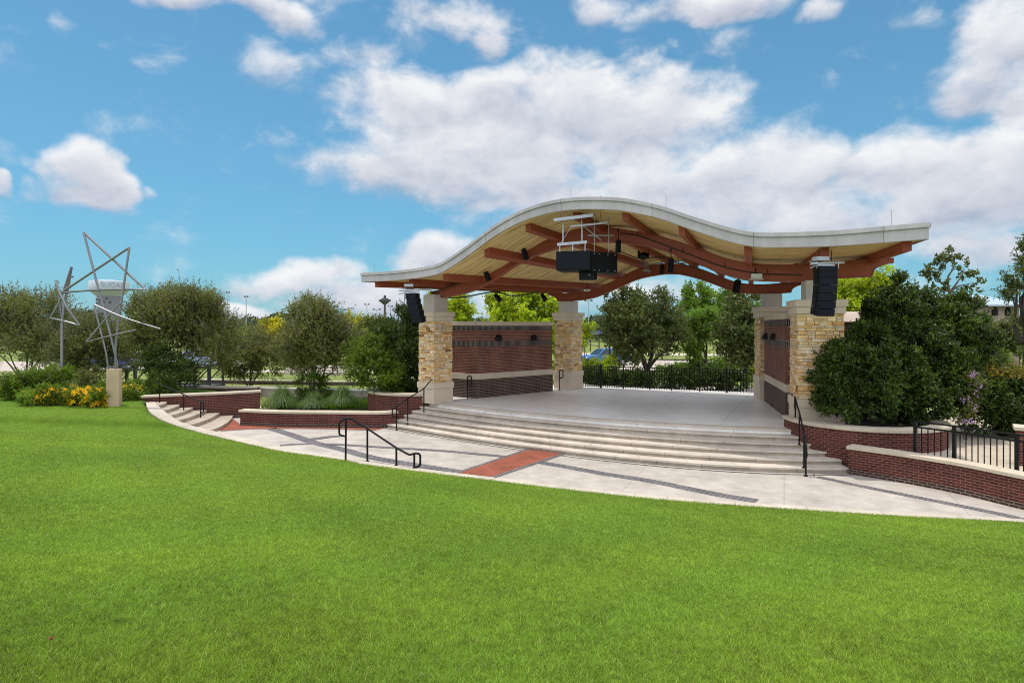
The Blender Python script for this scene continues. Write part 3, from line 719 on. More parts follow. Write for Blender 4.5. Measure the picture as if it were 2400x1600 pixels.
# purlins fan from front to rear
pfront = [855.7, 938, 1020, 1120, 1219, 1334, 1454, 1591, 1752.5, 1942, 2145]
for x in pfront:
    t = np.linalg.norm(on_plane(x, 600, FA, FB)[:2] - L0) / FLen
    t = min(max(t, .012), .985)
    w = .10 * uf; mb = MB()
    for q0, q1 in [(k / 6, (k + 1) / 6) for k in range(6)]:
        q0 = .045 + .945 * q0; q1 = .045 + .945 * q1
        a, b = deck(t, q0), deck(t, q1); W3 = np.array((*w, 0)); slope = (zF(min(1, t + .004)) - zF(max(0, t - .004))) / (.008 * FLen)
        tl = np.array((0, 0, slope * .10)); D = np.array((0, 0, PD)); up = np.array((0, 0, .0))
        A0, A1, A2, A3 = a - W3 - tl + up, a + W3 + tl + up, a + W3 + tl - D, a - W3 - tl - D
        B0, B1, B2, B3 = b - W3 - tl + up, b + W3 + tl + up, b + W3 + tl - D, b - W3 - tl - D
        for f_ in ((A0, B0, B3, A3), (A1, A2, B2, B1), (A3, B3, B2, A2)): mb.face(f_)
        if q0 < .05: mb.face((A0, A3, A2, A1))
        if q1 > .98: mb.face((B0, B1, B2, B3))
    mb.build('purlin', M_['red_steel'], canopy)
# main beams
def make_beam(A, B, ft, fb, s0, s1, wd, corbel):
    u = np.array(B) - np.array(A); n_ = np.array((-u[1], u[0])) / np.linalg.norm(u) * wd / 2; Ln = np.linalg.norm(u)
    ss = np.unique(np.r_[np.linspace(s0, s1, 70), s0 + np.linspace(0, 1.02, 12) * corbel / Ln, s1 - np.linspace(0, 1.02, 12) * corbel / Ln]); mb = MB(); rings = []
    for s_ in ss:
        c = np.array(A) + u * s_; zt, zb = float(ft(s_)), float(fb(s_))
        for end in (s0, s1):
            e = abs(s_ - end) * Ln
            if e < corbel: zb = zb + (zt - zb) * (.12 + .68 * sqrt(max(0, 1 - (e / corbel) ** 2)))
        rings.append([np.array((*(c + n_), zt)), np.array((*(c - n_), zt)), np.array((*(c - n_), zb)), np.array((*(c + n_), zb))])
    for i in range(len(rings) - 1):
        for k in range(4): mb.face([rings[i][k], rings[i][(k + 1) % 4], rings[i + 1][(k + 1) % 4], rings[i + 1][k]])
    mb.face(rings[0]); mb.face(rings[-1][::-1])
    # thin flanges standing a little proud
    for j, dz in ((0, 0), (2, 0)):
        for i in range(len(rings) - 1):
            ext = np.array((*(n_ * .35), 0)); a0, a1 = rings[i][j], rings[i][(j + 1) % 4]; b0, b1 = rings[i + 1][j], rings[i + 1][(j + 1) % 4]
            sg = 1 if j == 0 else -1
            a0, a1, b0, b1 = a0 + ext * sg, a1 - ext * sg, b0 + ext * sg, b1 - ext * sg
            t_ = np.array((0, 0, .025 * sg))
            for f_ in ((a0, a1, b1, b0), (a0 + t_, b0 + t_, b1 + t_, a1 + t_), (a0, b0, b0 + t_, a0 + t_), (a1, a1 + t_, b1 + t_, b1)): mb.face(f_)
    return mb.build('beam', M_['red_steel'], canopy)
front_top = [(1012, 684), (1031.7, 681), (1100.6, 662), (1151.6, 628.8), (1202.7, 594), (1253.7, 566), (1304.7, 548.5), (1360, 539), (1418.6, 536), (1469.6, 541), (1546, 555), (1622.7, 579), (1699, 606), (1750, 617.5), (1800, 622), (1870, 622), (1975, 615), (2094, 607)]
front_bot = [(1012, 698), (1036.8, 697), (1100.6, 683), (1151.6, 659), (1202.7, 625), (1253.7, 598.5), (1316.5, 579), (1367.6, 569), (1405, 566.5), (1444, 567.5), (1495, 572.7), (1546, 584), (1622.7, 609.6), (1673.7, 634), (1750, 653), (1802, 657.8), (1878, 657.8), (1955, 651.5), (2052, 646), (2094, 643)]
ff_t, fs0, fs1 = beam_curve(front_top, FL, FR); ff_b, _, _ = beam_curve(front_bot, FL, FR)
make_beam(FL, FR, ff_t, ff_b, fs0, fs1, .24, .55)
make_beam(RL, RR, rt_f, rb_f, rs0, rs1 + .03, .24, .55)
# lightning rods
for x in (873, 1146, 1335, 1559, 2091):
    t = np.linalg.norm(on_plane(x, 600, FA, FB)[:2] - L0) / FLen; p = np.array((*(Fp(t) - nf * .12), zF(t)))
    mb = MB(); mb.tube([p - (0, 0, .1), p + (0, 0, .42)], .008, 5); mb.build('lightning_rod', M_['galv'], canopy)
# pillars
STONES = [((.62, .47, .27), 5), ((.56, .39, .19), 3), ((.68, .55, .37), 4), ((.60, .50, .40), 3), ((.50, .44, .38), 2), ((.45, .26, .12), 1.0), ((.66, .59, .48), 3), ((.22, .13, .07), .35)]
def stone_col(r):
    c = r.choices([s for s, _ in STONES], [w for _, w in STONES])[0]; k = r.uniform(.95, 1.28); return tuple(min(.85, v * k * w_) for v, w_ in zip(c, (1.04, 1.0, .92)))
def pillar(pos, ang, z_stone0, z_stone1, z_cap, z_box, w, seed):
    r = random.Random(seed); h = w / 2
    R2 = np.array(((cos(ang), -sin(ang)), (sin(ang), cos(ang))))
    def pt(x, y, z): q_ = R2 @ np.array((x, y)); return np.array((pos[0] + q_[0], pos[1] + q_[1], z))
    col = thing('column', None, None, (0, 0, 0)); col.parent = canopy; col.location = tuple(np.array((*pos, ZS)) - ORIG[canopy]); ORIG[col] = np.array((*pos, ZS))
    mb = MB()                                  # coursed ledge stone: every stone its own slightly proud block
    core = h - .03
    mb.prism([pt(x, y, 0)[:2] for x, y in ((-core, -core), (core, -core), (core, core), (-core, core))], z_stone0, z_stone1, c=(.24, .17, .10))
    z = z_stone0
    while z < z_stone1 - .03:
        ch = r.choice((.065, .08, .095, .11, .13, .15)); ch = min(ch, z_stone1 - z)
        if z_stone1 - z - ch < .05: ch = z_stone1 - z
        for side in range(4):
            a = side * pi / 2; x = -h
            while x < h - .01:
                L = r.uniform(.13, .42); L = min(L, h - x)
                if h - x - L < .1: L = h - x
                parts = [(z, ch)] if ch < .12 or r.random() < .6 else [(z, ch * .5), (z + ch * .5, ch * .5)]
                for zz, hh in parts:
                    pr = h + r.uniform(-.012, .014); g = .006
                    x0, x1 = x + g, x + L - g
                    if x <= -h + .001: x0 = -pr
                    if x + L >= h - .001: x1 = pr - .004
                    b8 = [(x0, -pr), (x1, -pr), (x1, -core + .01), (x0, -core + .01)]
                    ca, sa = cos(a), sin(a)
                    b8 = [pt(px_ * ca - py_ * sa, px_ * sa + py_ * ca, 0)[:2] for px_, py_ in b8]
                    mb.prism(b8, zz + g, zz + hh - g, c=stone_col(r))
                x += L
        z += ch
    mb.build('stone_shaft', M_['stone'], col, merge=False)
    def sq(hw, z0, z1, mbx): mbx.prism([pt(x, y, 0)[:2] for x, y in ((-hw, -hw), (hw, -hw), (hw, hw), (-hw, hw))], z0, z1)
    hc = z_cap - z_stone1; mb = MB(); sq(h + .05, z_stone1, z_stone1 + hc * .5, mb); sq(h + .10, z_stone1 + hc * .5, z_cap, mb)
    mb.build('cap', M_['cap'], col, bevel=.015)
    mb = MB(); sq(h + .03, ZS, ZS + (z_stone0 - ZS) * .72, mb); sq(h + .06, ZS + (z_stone0 - ZS) * .72, z_stone0, mb); mb.build('base', M_['cap'], col, bevel=.012)
    mb = MB(); sq(.36, z_cap, z_box, mb); mb.build('post_cover', M_['steel_box'], col, bevel=.01)
    mb = MB(); sq(.13, z_box, z_box + .06, mb); mb.build('bearing', M_['red_steel'], col)
def hz(py, d): return CZ + (HY - py) / F * d
aF = atan2(uf[1], uf[0])
pillar(FL, aF - radians(18), hz(894, 25.5), hz(753, 25.5), hz(731, 25.5), hz(691, 25.5), .98, 1)
pillar(RL, aF - radians(14), hz(868, 31), hz(751, 31), hz(733, 31), hz(706.5, 31), 1.0, 2)
pillar(FR, aF + radians(12), hz(935, 18.7), hz(735, 18.7), hz(702, 18.7), hz(658, 19.25), 1.28, 3)
pillar(RR, aF + radians(16), hz(880, 26.5), hz(745, 26.5), hz(719, 26.5), hz(689, 26.5), 1.15, 4)

# ------------------------------------------------------------------ brick side walls
def stage_wall(name, label, front, end_back, rear, k, thick, lamps, ztop):
    # front corner, end of the short return, far end of the long face
    f_, e_, r_ = [np.array(q_, float) for q_ in (front, end_back, rear)]
    c = (f_ + r_) / 2; w_ = thing(name, label, 'wall', (c[0], c[1], ZS), 'brick side walls of the stage')
    back = e_ + (r_ - f_)
    base = [tuple(f_), tuple(r_), tuple(back), tuple(e_)]
    cen = (f_ + back) / 2
    def grow(g): return [tuple(np.array(p) + (np.array(p) - cen) / np.linalg.norm(np.array(p) - cen) * g * 1.4) for p in base]
    z = [ZS] + [ZS + k * v for v in (.82, 1.08, 2.27, 2.51, 2.99, 3.20, 3.39)]
    names = [('base', 'brick_dark', .03), ('stone_band', 'cap', .045), ('brick_field', 'brick_stage', 0), ('soldier_band', 'soldier', .006), ('brick_field', 'brick_stage', 0), ('soldier_band', 'soldier', .006), ('cap', 'cap', .06)]
    for i, (nm, mt_, g) in enumerate(names):
        mb = MB(); mb.prism(grow(g), z[i], z[i + 1]); mb.build(nm, M_[mt_], w_, bevel=.012 if mt_ == 'cap' else 0)
    d = (r_ - f_) / np.linalg.norm(r_ - f_); nrm = np.array((d[1], -d[0]))
    if np.dot(nrm, e_ - f_) > 0: nrm = -nrm
    for (px, py) in lamps:
        p = on_plane(px, py, f_, r_); mb = MB(); a0 = atan2(nrm[1], nrm[0]) - pi / 2
        mb.lathe((p[0], p[1], p[2] - .13), [(.0, .27), (.09, .26), (.16, .2), (.19, .1), (.2, 0), (.16, .0), (.0, .04)], 14, 0, a0, a0 + pi)
        mb.box((p[0] + nrm[0] * .012, p[1] + nrm[1] * .012, p[2] - .02), (.34, .03, .2), atan2(d[1], d[0]))
        mb.build('wall_light', M_['black'], w_, smooth=True)
cornerL, rearL, retL = G(1116.8, 933, ZS)[:2], G(1294, 916, ZS)[:2], G(1058, 929, ZS)[:2]
stage_wall('brick_wall', 'brick stage wall between the left front and left rear pillars, two black lights', cornerL, retL, rearL, 1.0, .6, [(1168, 791), (1251, 791)], 4.24)
cornerR, rearR = G(1841, 978, ZS)[:2], G(1789.5, 937, ZS)[:2]
stage_wall('brick_wall', 'brick stage wall beside the right front pillar, seen almost edge-on', cornerR, cornerR + np.array((1.05, -.22)), rearR, 1.07, .6, [(1797.5, 787.5), (1815.5, 788.5)], 4.47)
# ------------------------------------------------------------------ garden walls and planters
def brick_wall(name, label, path, th, z0, z1, cap=.09, over=.05, cat='wall', group=None, closed=False, base_course=True, zt=None):
    """wall body along a plan path (its front face), thickness th to the left of the path"""
    p = np.array(path, float)[:, :2]; b = offset_line(p, th); c = p.mean(0)
    w_ = thing(name, label, cat, (c[0], c[1], z0), group)
    ring = [tuple(q_) for q_ in p] + [tuple(q_) for q_ in b[::-1]]
    zb = z0 + .14 if base_course else z0
    top = zt or z1
    topc = (lambda x, y: top(x, y) - cap) if callable(top) else top - cap
    mb = MB(); mb.prism(ring, zb, topc); mb.build('brick_body', M_['brick'], w_)
    if base_course:
        o = offset_line(p, -.012); oi = offset_line(p, th + .012); mb = MB(); mb.prism([tuple(q_) for q_ in o] + [tuple(q_) for q_ in oi[::-1]], z0 - .2, zb); mb.build('base_course', M_['brick_dark'], w_)
    e = np.array(p); d0 = (p[0] - p[1]) / np.linalg.norm(p[0] - p[1]) * over; d1 = (p[-1] - p[-2]) / np.linalg.norm(p[-1] - p[-2]) * over
    e[0] += d0; e[-1] += d1
    o = offset_line(e, -over); oi = offset_line(e, th + over)
    mb = MB(); mb.prism([tuple(q_) for q_ in o] + [tuple(q_) for q_ in oi[::-1]], topc, top); mb.build('coping', M_['coping'], w_, bevel=.012)
    return w_
brick_wall('brick_wall', 'low curved brick wall with pale coping, in front of the ornamental grasses', LW, .36, 0, .62, cat='wall', group='low brick walls')
brick_wall('brick_wall', 'taller brick retaining wall beside the short curved steps on the left', RW, .4, 0, 1.12, group='low brick walls', zt=lambda x, y: 1.10 + .012 * (x + 15))
RAMP = resample(smooth_path([G(1989, 1110, 0), G(2120, 1132, 0), G(2260, 1160, 0), G(2400, 1194.5, 0), np.array((12.3, 10.9, 0))], 6), 24)
brick_wall('brick_wall', 'low sloping brick wall at the right edge with the black railing behind it', RAMP, .34, 0, .76, group='low brick walls')
def planter(label, c, R, z0, z1, a0, a1, inner=.38):
    w_ = thing('brick_planter', label, 'planter', (c[0], c[1], z0), 'round brick planters')
    A_ = np.linspace(a0, a1, 64)
    def arc(r): return [(c[0] + r * cos(a), c[1] + r * sin(a)) for a in A_]
    mb = MB(); mb.prism(arc(R) + arc(R - inner)[::-1], z0 + .12, z1 - .10); mb.build('brick_body', M_['brick'], w_)
    mb = MB(); mb.prism(arc(R + .012) + arc(R - inner)[::-1], z0 - .3, z0 + .12); mb.build('base_course', M_['brick_dark'], w_)
    mb = MB(); mb.prism(arc(R + .05) + arc(R - inner - .05)[::-1], z1 - .10, z1); mb.build('coping', M_['coping'], w_, bevel=.012)
    mb = MB(); mb.prism(arc(R - inner + .01), z0, z1 - .16); mb.build('soil', M_['soil'], w_)
    return w_
planter('round brick planter beside the left front pillar, shrubs growing in it', PLC, PLR, 0, 1.22, radians(95), radians(312))
planter('large round brick planter beside the right front pillar under the dark evergreens', PRC, PRR, 0, 1.20, radians(165), radians(440))

# ------------------------------------------------------------------ curved steps at the left lawn end
def kin_at(z):
    zz = KERB[:, 2]; k = int(np.argmin(np.abs(zz - z))); return np.array(kin[k])
ke = int(np.argmin(np.linalg.norm(KERB[:, :2] - G(474, 1014, .06)[:2], axis=1))); kS = [np.array(kin[int(round(v))]) for v in np.linspace(1, max(7, ke), 7)]
wS = [lerp((-15.15, 25.66), (-12.2, 26.66), t) for t in np.linspace(0, 1, 7)]
steps = thing('lawn_steps', 'short flight of pale curved steps between the lawn kerb and brick retaining wall', 'steps', (-13.8, 25.3, 0))
for i in range(6):
    a0, a1, b0, b1 = kS[i], kS[i + 1], wS[i], wS[i + 1]
    bow = [lerp(lerp(a1, b1, t), lerp(a0, b0, t), -.28 * 4 * t * (1 - t)) for t in (0, .25, .5, .75, 1)]
    bow0 = [lerp(lerp(a0, b0, t), lerp(a1, b1, t), -.02) for t in (1, .5, 0)]
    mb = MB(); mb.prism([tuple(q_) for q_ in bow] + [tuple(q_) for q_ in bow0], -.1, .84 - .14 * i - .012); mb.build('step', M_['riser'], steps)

# ------------------------------------------------------------------ handrails
def handrail(label, rail, posts, r=.024, group='black tube handrails'):
    b = np.array(posts[0][0]); h_ = thing('handrail', label, 'handrail', tuple(b), group)
    mb = MB(); mb.tube(rounded(rail, .09), r, 8); mb.build('rail', M_['black'], h_, smooth=True)
    for lo, hi in posts:
        mb = MB(); mb.tube([lo, hi], r, 8); mb.lathe((lo[0], lo[1], lo[2]), [(r, .022), (.055, .02), (.06, .004)], 10); mb.build('post', M_['black'], h_, smooth=True)
def H(px, py, d): return P(px, py, d)
# long rail on the plaza kerb: traced at its own distance along the kerb
pd = [G(810, 1079, 0), G(861, 1081, 0), G(929, 1091, 0), G(971, 1097, 0)]
dd = [p[1] for p in pd]
top = [P(811, 984, dd[0]), P(861, 1004, dd[1]), P(929, 1048, dd[2]), P(971, 1064, dd[3])]
lo0 = P(797, 1022, dd[0] + .02)
rail = [P(808, 1022, dd[0]), P(795, 1019, dd[0]), P(795, 988, dd[0]), P(812, 980, dd[0]), P(824, 981, dd[0]), P(861, 1004, dd[1]), P(929, 1049, dd[2]), P(960, 1066, dd[3]), P(975, 1061, dd[3] - .02), P(985, 1064, dd[3] - .05), P(985, 1092, dd[3] - .05), P(971, 1095, dd[3])]
handrail('black handrail standing alone on the lawn kerb, highest at its left end', rail, list(zip(pd, top)), r=.03)
fb = [G(926.5, 1008.4, .0), P(953.8, 996, 23.9), P(997, 960, 24.75), P(1024.5, 943, 25.15)]
fb = [np.array((-4.46, 23.55, 0)), np.array((-4.1, 23.95, .14)), np.array((-3.55, 24.55, .56)), np.array((-3.15, 25.0, .84))]
ft = [p + (0, 0, .92) for p in fb]
rail = [fb[0] + (-.02, -.02, .50), fb[0] + (-.14, -.14, .52), fb[0] + (-.14, -.14, .86), ft[0] + (0, 0, .03), ft[2] + (0, 0, .02), ft[3] + (-.12, -.14, .1), ft[3] + (.12, .14, .1), ft[3] + (.14, .16, -.32), ft[3] + (0, 0, -.3)]
handrail('black handrail climbing the stage steps beside the left front pillar', rail, list(zip(fb, [ft[0] + (0, 0, .03), ft[1] + (0, 0, .17), ft[2] + (0, 0, .02), ft[3] + (0, 0, .08)])))
rb_ = [np.array((7.86, 16.3, 0)), np.array((7.98, 16.65, .14)), np.array((8.35, 17.7, .56)), np.array((8.72, 18.75, .84))]
rt_ = [p + (0, 0, .92) for p in rb_]
rail = [rb_[0] + (-.01, 0, .48), rb_[0] + (-.05, -.14, .5), rb_[0] + (-.05, -.14, .84), rt_[0] + (0, 0, .02), rt_[2] + (0, 0, .02), rt_[3] + (-.05, -.1, .05), rt_[3] + (.05, .14, .08), rt_[3] + (.05, .15, -.3), rt_[3] + (0, 0, -.28)]
handrail('black handrail climbing the stage steps beside the right front pillar', rail, list(zip(rb_, [rt_[0] + (0, 0, .02), rt_[1] + (0, 0, .1), rt_[2] + (0, 0, .02), rt_[3] + (0, 0, .06)])))
lb = [P(374, 938, 25.45), G(430, 977, .25), G(467, 994.5, 0)]
lb[0] = np.array((-14.7, 25.42, .68)); lb[1] = np.array((-13.55, 25.15, .30)); lb[2] = np.array((-12.75, 24.95, 0))
lt = [p + (0, 0, .92) for p in lb]
rail = [lt[0] + (-.3, .05, .12), lt[0], lt[2] + (-.05, 0, .02), lt[2] + (.10, -.03, .02), lt[2] + (.14, -.04, -.04), lt[2] + (.14, -.04, -.42), lt[2] + (0, 0, -.44)]
handrail('black handrail on the short curved steps in front of the tall crape myrtle', rail, list(zip(lb, lt)))
sp = P(1311, 905, 30.2); sp = np.array((2.35, 30.25, ZS))
handrail('short black looped handrail in the gap between the brick wall and left rear pillar', [sp + (.0, 0, .6), sp + (0, 0, 1.0), sp + (.18, -.03, 1.0), sp + (.18, -.03, .62), sp + (.02, 0, .6)], [(sp, sp + (0, 0, .98))])
sp = np.array((-1.95, 26.7, ZS))
handrail('black looped handrail end standing close against the dark base of the left stage wall', [sp + (0, 0, .5), sp + (.0, 0, .98), sp + (.17, .02, 1.0), sp + (.17, .02, .55), sp + (.02, 0, .5)], [(sp, sp + (0, 0, .97))])

# ------------------------------------------------------------------ black picket fence at the back of the stage
fA, fB = G(1357, 907, ZS), G(1769, 922.5, ZS)
fence = thing('picket_fence', 'black steel picket fence closing the back of the stage between rear pillars', 'fence', tuple(fA))
fp = []
for x in (1357, 1408, 1461, 1523, 1574, 1640, 1703, 1769):
    p = on_plane(x, 900, fA, fB); fp.append(np.array((p[0], p[1], ZS)))
HF = 1.12
for i, p in enumerate(fp):
    w = .10 if i in (1, 6, 7, 0) else .065
    mb = MB(); mb.box(p + (0, 0, (HF + .06) / 2), (w, w, HF + .06), atan2(fB[1] - fA[1], fB[0] - fA[0])); mb.lathe(p + (0, 0, HF + .06), [(w * .62, 0), (w * .62, .02), (w * .25, .05), (w * .3, .07), (0, .10)], 8)
    mb.build('post', M_['black'], fence)
for a, b in zip(fp[:-1], fp[1:]):
    mb = MB()
    for z in (.09, HF - .17, HF - .02): mb.bar(a + (0, 0, z), b + (0, 0, z), .03, .035)
    n = max(3, int(np.linalg.norm(b - a) / .115))
    for k in range(1, n):
        c = lerp(a, b, k / n); mb.bar(c + (0, 0, .04), c + (0, 0, HF - .02), .028)
    mb.build('picket_panel', M_['black'], fence)
# black railing along the ramp at the right
sheet('ramp_path', [(10.0, 17.2), (10.75, 15.9), (11.4, 14.6), (12.2, 12.8), (13.0, 11.2), (20, 10), (24, 22), (14.5, 24), (12.9, 21)], .56, M_['paver_tan'], .9)
rp = [G(x, y, .56) for x, y in ((2101, 1056), (2165, 1064), (2282, 1086), (2371, 1101))]
back = offset_line(RAMP, .62)
rp = []
for s_ in (.28, .44, .70, .93):
    b = resample(np.c_[back, np.zeros(len(back))], 101)[int(s_ * 78)]; rp.append(np.array((b[0], b[1], .56)))
ramp_rail = thing('metal_railing', 'black vertical-bar railing behind the low brick wall at the right edge', 'railing', tuple(rp[0]))
rp.append(np.array((12.35, 11.6, .56)))
HR = .98
for i, p in enumerate(rp):
    mb = MB(); mb.box(p + (0, 0, HR / 2), (.075, .075, HR), .6); mb.build('post', M_['black'], ramp_rail)
for a, b in zip(rp[:-1], rp[1:]):
    mb = MB()
    for z in (.08, HR - .16, HR - .02): mb.bar(a + (0, 0, z), b + (0, 0, z), .035, .04)
    n = max(3, int(np.linalg.norm(b - a) / .125))
    for k in range(1, n): c = lerp(a, b, k / n); mb.bar(c + (0, 0, .06), c + (0, 0, HR - .16), .018)
    mb.build('bar_panel', M_['black'], ramp_rail)
brick_wall('brick_wall', 'brick pier end with pale coping at the right edge below the flowering hedge', [np.array((12.5, 15.1)), np.array((13.7, 14.2)), np.array((16, 13.2))], .5, .5, 1.52, group='low brick walls', base_course=False)

# ------------------------------------------------------------------ hanging loudspeakers and rigging
def line_array(label, px_list, d, wdt, name='line_array', yaw=0.0, bars=True, flip=1):
    """px_list: photo positions of each cabinet's centre with height in pixels and tilt in degrees"""
    c0 = P(px_list[0][0], px_list[0][1], d); t_ = thing(name, label, 'loudspeaker', tuple(c0), 'hanging line array loudspeakers')
    for (x, y, hpx, tilt) in px_list:
        c = P(x, y, d); hh = hpx / F * d
        Mx = Matrix.Rotation(yaw, 3, 'Z') @ Matrix.Rotation(radians(tilt), 3, 'X')
        mb = MB()
        f_ = [(-wdt / 2, -.19, -hh * .5), (wdt / 2, -.19, -hh * .5), (wdt / 2, -.19, hh * .5), (-wdt / 2, -.19, hh * .5)]
        k_ = [(-wdt * .46, .16, -hh * .49), (wdt * .46, .16, -hh * .49), (wdt * .46, .16, hh * .49), (-wdt * .46, .16, hh * .49)]
        T = lambda v: c + np.array(Mx @ Vector(v))
        f2 = [T(v) for v in f_]; k2 = [T(v) for v in k_]
        mb.face(f2); mb.face(k2[::-1])
        for i in range(4): mb.face([f2[(i + 1) % 4], f2[i], k2[i], k2[(i + 1) % 4]])
        cab = mb.build('cabinet', M_['speaker'], t_, bevel=.012)
        mb = MB(); g_ = [T((v[0] * .94, -.196, v[2] * .88)) for v in f_]; gb = [T((v[0] * .94, -.18, v[2] * .88)) for v in f_]
        mb.face(g_)
        for i in range(4): mb.face([g_[(i + 1) % 4], g_[i], gb[i], gb[(i + 1) % 4]])
        mb.build('grille', M_['grille'], cab)
        for sx in (-1, 1): mb = MB(); mb.box(T((sx * (wdt / 2 + .008), -.05, 0)), (.014, .06, hh * .8), yaw); mb.build('rigging_plate', M_['black'], cab)
    if bars:
        x, y, hpx, _ = px_list[0]; zt = y - hpx * .5
        mb = MB(); a = P(x - 33 * flip, zt - 6, d - .15); b = P(x + 45 * flip, zt - 9, d - .05); mb.tube([a, b], .03, 8)
        mb.tube([P(x - 36 * flip, zt - 12, d + .2), P(x + 5, zt - 9, d + .2)], .02, 8); mb.tube([P(x - 34, zt + 3, d + .25), P(x - 10, zt - 5, d)], .02, 6)
        mb.box(P(x - 10, zt - 18, d), (.34, .25, .10), .2); mb.box(P(x + 2, zt - 3, d - .1), (wdt * .95, .06, .05), yaw)
        for dx in (-18, 14, 32): mb.tube([P(x + dx * flip, zt - 12, d - .1), P(x + dx * flip, zt + 4, d - .1)], .012, 6)
        mb.build('rigging_frame', M_['alu'], t_)
        mb = MB(); up = 30
        for dx in (-14, 16): mb.tube([P(x + dx, zt - 8, d), P(x + dx, zt - 8 - up, d + .5)], .01, 5)
        mb.tube(smooth_path([P(x - 19, zt - 2, d + .1), P(x - 22, zt + 40, d + .15), P(x - 26, zt + 70, d + .1), P(x - 28, zt + 96, d)], 5), .012, 5)
        mb.build('suspension_cable', M_['cable'], t_)
line_array('left line array of stacked black speaker cabinets, leaning, in front of the left front pillar',
           [(968, 694, 14, 0), (970.5, 706.5, 14, 1), (974, 720, 15, 3), (978, 734, 15, 5), (982, 748, 15, 7)], 23.4, .46, yaw=-.4)
line_array('right line array of stacked black speaker cabinets hanging before the right front pillar',
           [(1933, 631, 13, 0), (1933, 643.5, 12, 1), (1933, 658.5, 18, 2), (1932, 677.5, 19, 3), (1930.5, 696, 18, 5), (1928.5, 713.5, 17, 8), (1926, 730, 16, 11)], 16.3, .50, yaw=.1)
# centre cluster: two big boxes back to back and a downward sub
dC = 20.3
def hung_box(name, label, pts_px, z_px, d_list, extra=None, cable_top=548):
    top = [P(x, z_px[0] if not isinstance(z_px[0], (list, tuple)) else z_px[0][i], d_list[i]) for i, x in enumerate(pts_px)]
    zt = CZ + (HY - z_px[0]) / F * d_list[0]; zb = CZ + (HY - z_px[1]) / F * d_list[0]
    poly = [(p[0], p[1]) for p in top]; c = np.mean(poly, 0)
    t_ = thing(name, label, 'loudspeaker', (c[0], c[1], zb), 'centre speaker cluster')
    mb = MB(); mb.prism(poly, zb, zt); cab = mb.build('cabinet', M_['speaker'], t_, bevel=.02)
    return t_, poly, zb, zt
t1, poly1, zb1, zt1 = hung_box('loudspeaker', 'wide black loudspeaker of the centre cluster, flat front facing the left lawn', [1303, 1383, 1402, 1318], (589, 634), [20.2, 19.9, 20.8, 21.1])
a, b = np.array(poly1[0]), np.array(poly1[1]); d_ = (b - a) / np.linalg.norm(b - a); n_ = np.array((d_[1], -d_[0]))
mb = MB(); mb.prism([tuple(a + d_ * .04 + n_ * .012), tuple(b - d_ * .04 + n_ * .012), tuple(b - d_ * .04 - n_ * .01), tuple(a + d_ * .04 - n_ * .01)], zb1 + .05, zt1 - .06); mb.build('grille', M_['grille'], t1)
mb = MB(); mid = (a + b) / 2
mb.bar((*(a + d_ * .05 + n_ * .02), zt1 + .22), (*(b - d_ * .1 + n_ * .02), zt1 + .27), .05, .09)
for s_ in (.12, .5, .86): c = a + (b - a) * s_ + n_ * .02; mb.tube([(*c, zt1 - .02), (*c, zt1 + .24)], .02, 6)
mb.bar((*(mid - d_ * .62 + n_ * .1), zt1 + 1.02), (*(mid + d_ * .68 + n_ * .1), zt1 + 1.12), .06, .10)
mb.bar((*(mid - d_ * .1 - n_ * .1), zt1 + .82), (*(mid + d_ * 1.1 - n_ * .3), zt1 + .92), .05, .05)
for s_ in (-.35, .28): mb.tube([(*(mid + d_ * s_), zt1 + .25), (*(mid + d_ * (s_ + .02)), zt1 + 1.1)], .012, 6)
for s_, e_ in ((-.3, -.02), (.3, .02), (.28, .55), (-.02, -.3)): mb.tube([(*(mid + d_ * s_), zt1 + .85), (*(mid + d_ * (s_ + e_ * 1.2)), zt1 + .3)], .009, 5)
mb.build('rigging_frame', M_['alu'], t1)
mb = MB()
for s_ in (-.4, .3, .9): mb.tube([(*(mid + d_ * s_), zt1 + 1.0), (*(mid + d_ * s_), zt1 + 1.75)], .01, 5)
mb.build('suspension_cable', M_['cable'], t1)
t2, poly2, zb2, zt2 = hung_box('loudspeaker', 'black loudspeaker of the centre cluster, right-hand cabinet seen from its side', [1386, 1447, 1436, 1404], (589, 637), [20.1, 20.6, 21.6, 21.2])
a, b = np.array(poly2[0]), np.array(poly2[1]); d_ = (b - a) / np.linalg.norm(b - a); n_ = np.array((d_[1], -d_[0]))
for s_ in (.1, .3, .62, .9):
    for z in (.1, .9): mb = MB(); mb.box((*(a + (b - a) * s_ + n_ * .01), zb2 + (zt2 - zb2) * z), (.03, .02, .03), atan2(d_[1], d_[0])); mb.build('bolt', M_['alu'], t2)
mb = MB()
for s_ in (.25, .8): mb.tube([(*(a + (b - a) * s_ - n_ * .2), zt2 - .02), (*(a + (b - a) * s_ - n_ * .2), zt2 + 1.3)], .014, 6)
mb.bar((*(a - n_ * .2), zt2 + .55), (*(b - n_ * .2), zt2 + .62), .04); mb.build('rigging_frame', M_['galv'], t2)
t3 = thing('loudspeaker', 'small dark loudspeaker hung lowest under the centre cluster', 'loudspeaker', tuple(P(1377, 655, 20.6)), 'centre speaker cluster')
c = P(1377, 643, 20.6); mb = MB(); mb.prism([(c[0] - .30, c[1] - .28), (c[0] + .18, c[1] - .32), (c[0] + .31, c[1] - .16), (c[0] + .28, c[1] + .25), (c[0] - .26, c[1] + .25)], c[2] - .19, c[2] + .17); mb.build('cabinet', M_['speaker'], t3, bevel=.03)
mb = MB(); mb.tube([c + (0, 0, .1), c + (0, 0, .3)], .03, 6); mb.box(c + (.02, -.31, -.04), (.03, .02, .03)); mb.build('bracket', M_['alu'], t3)

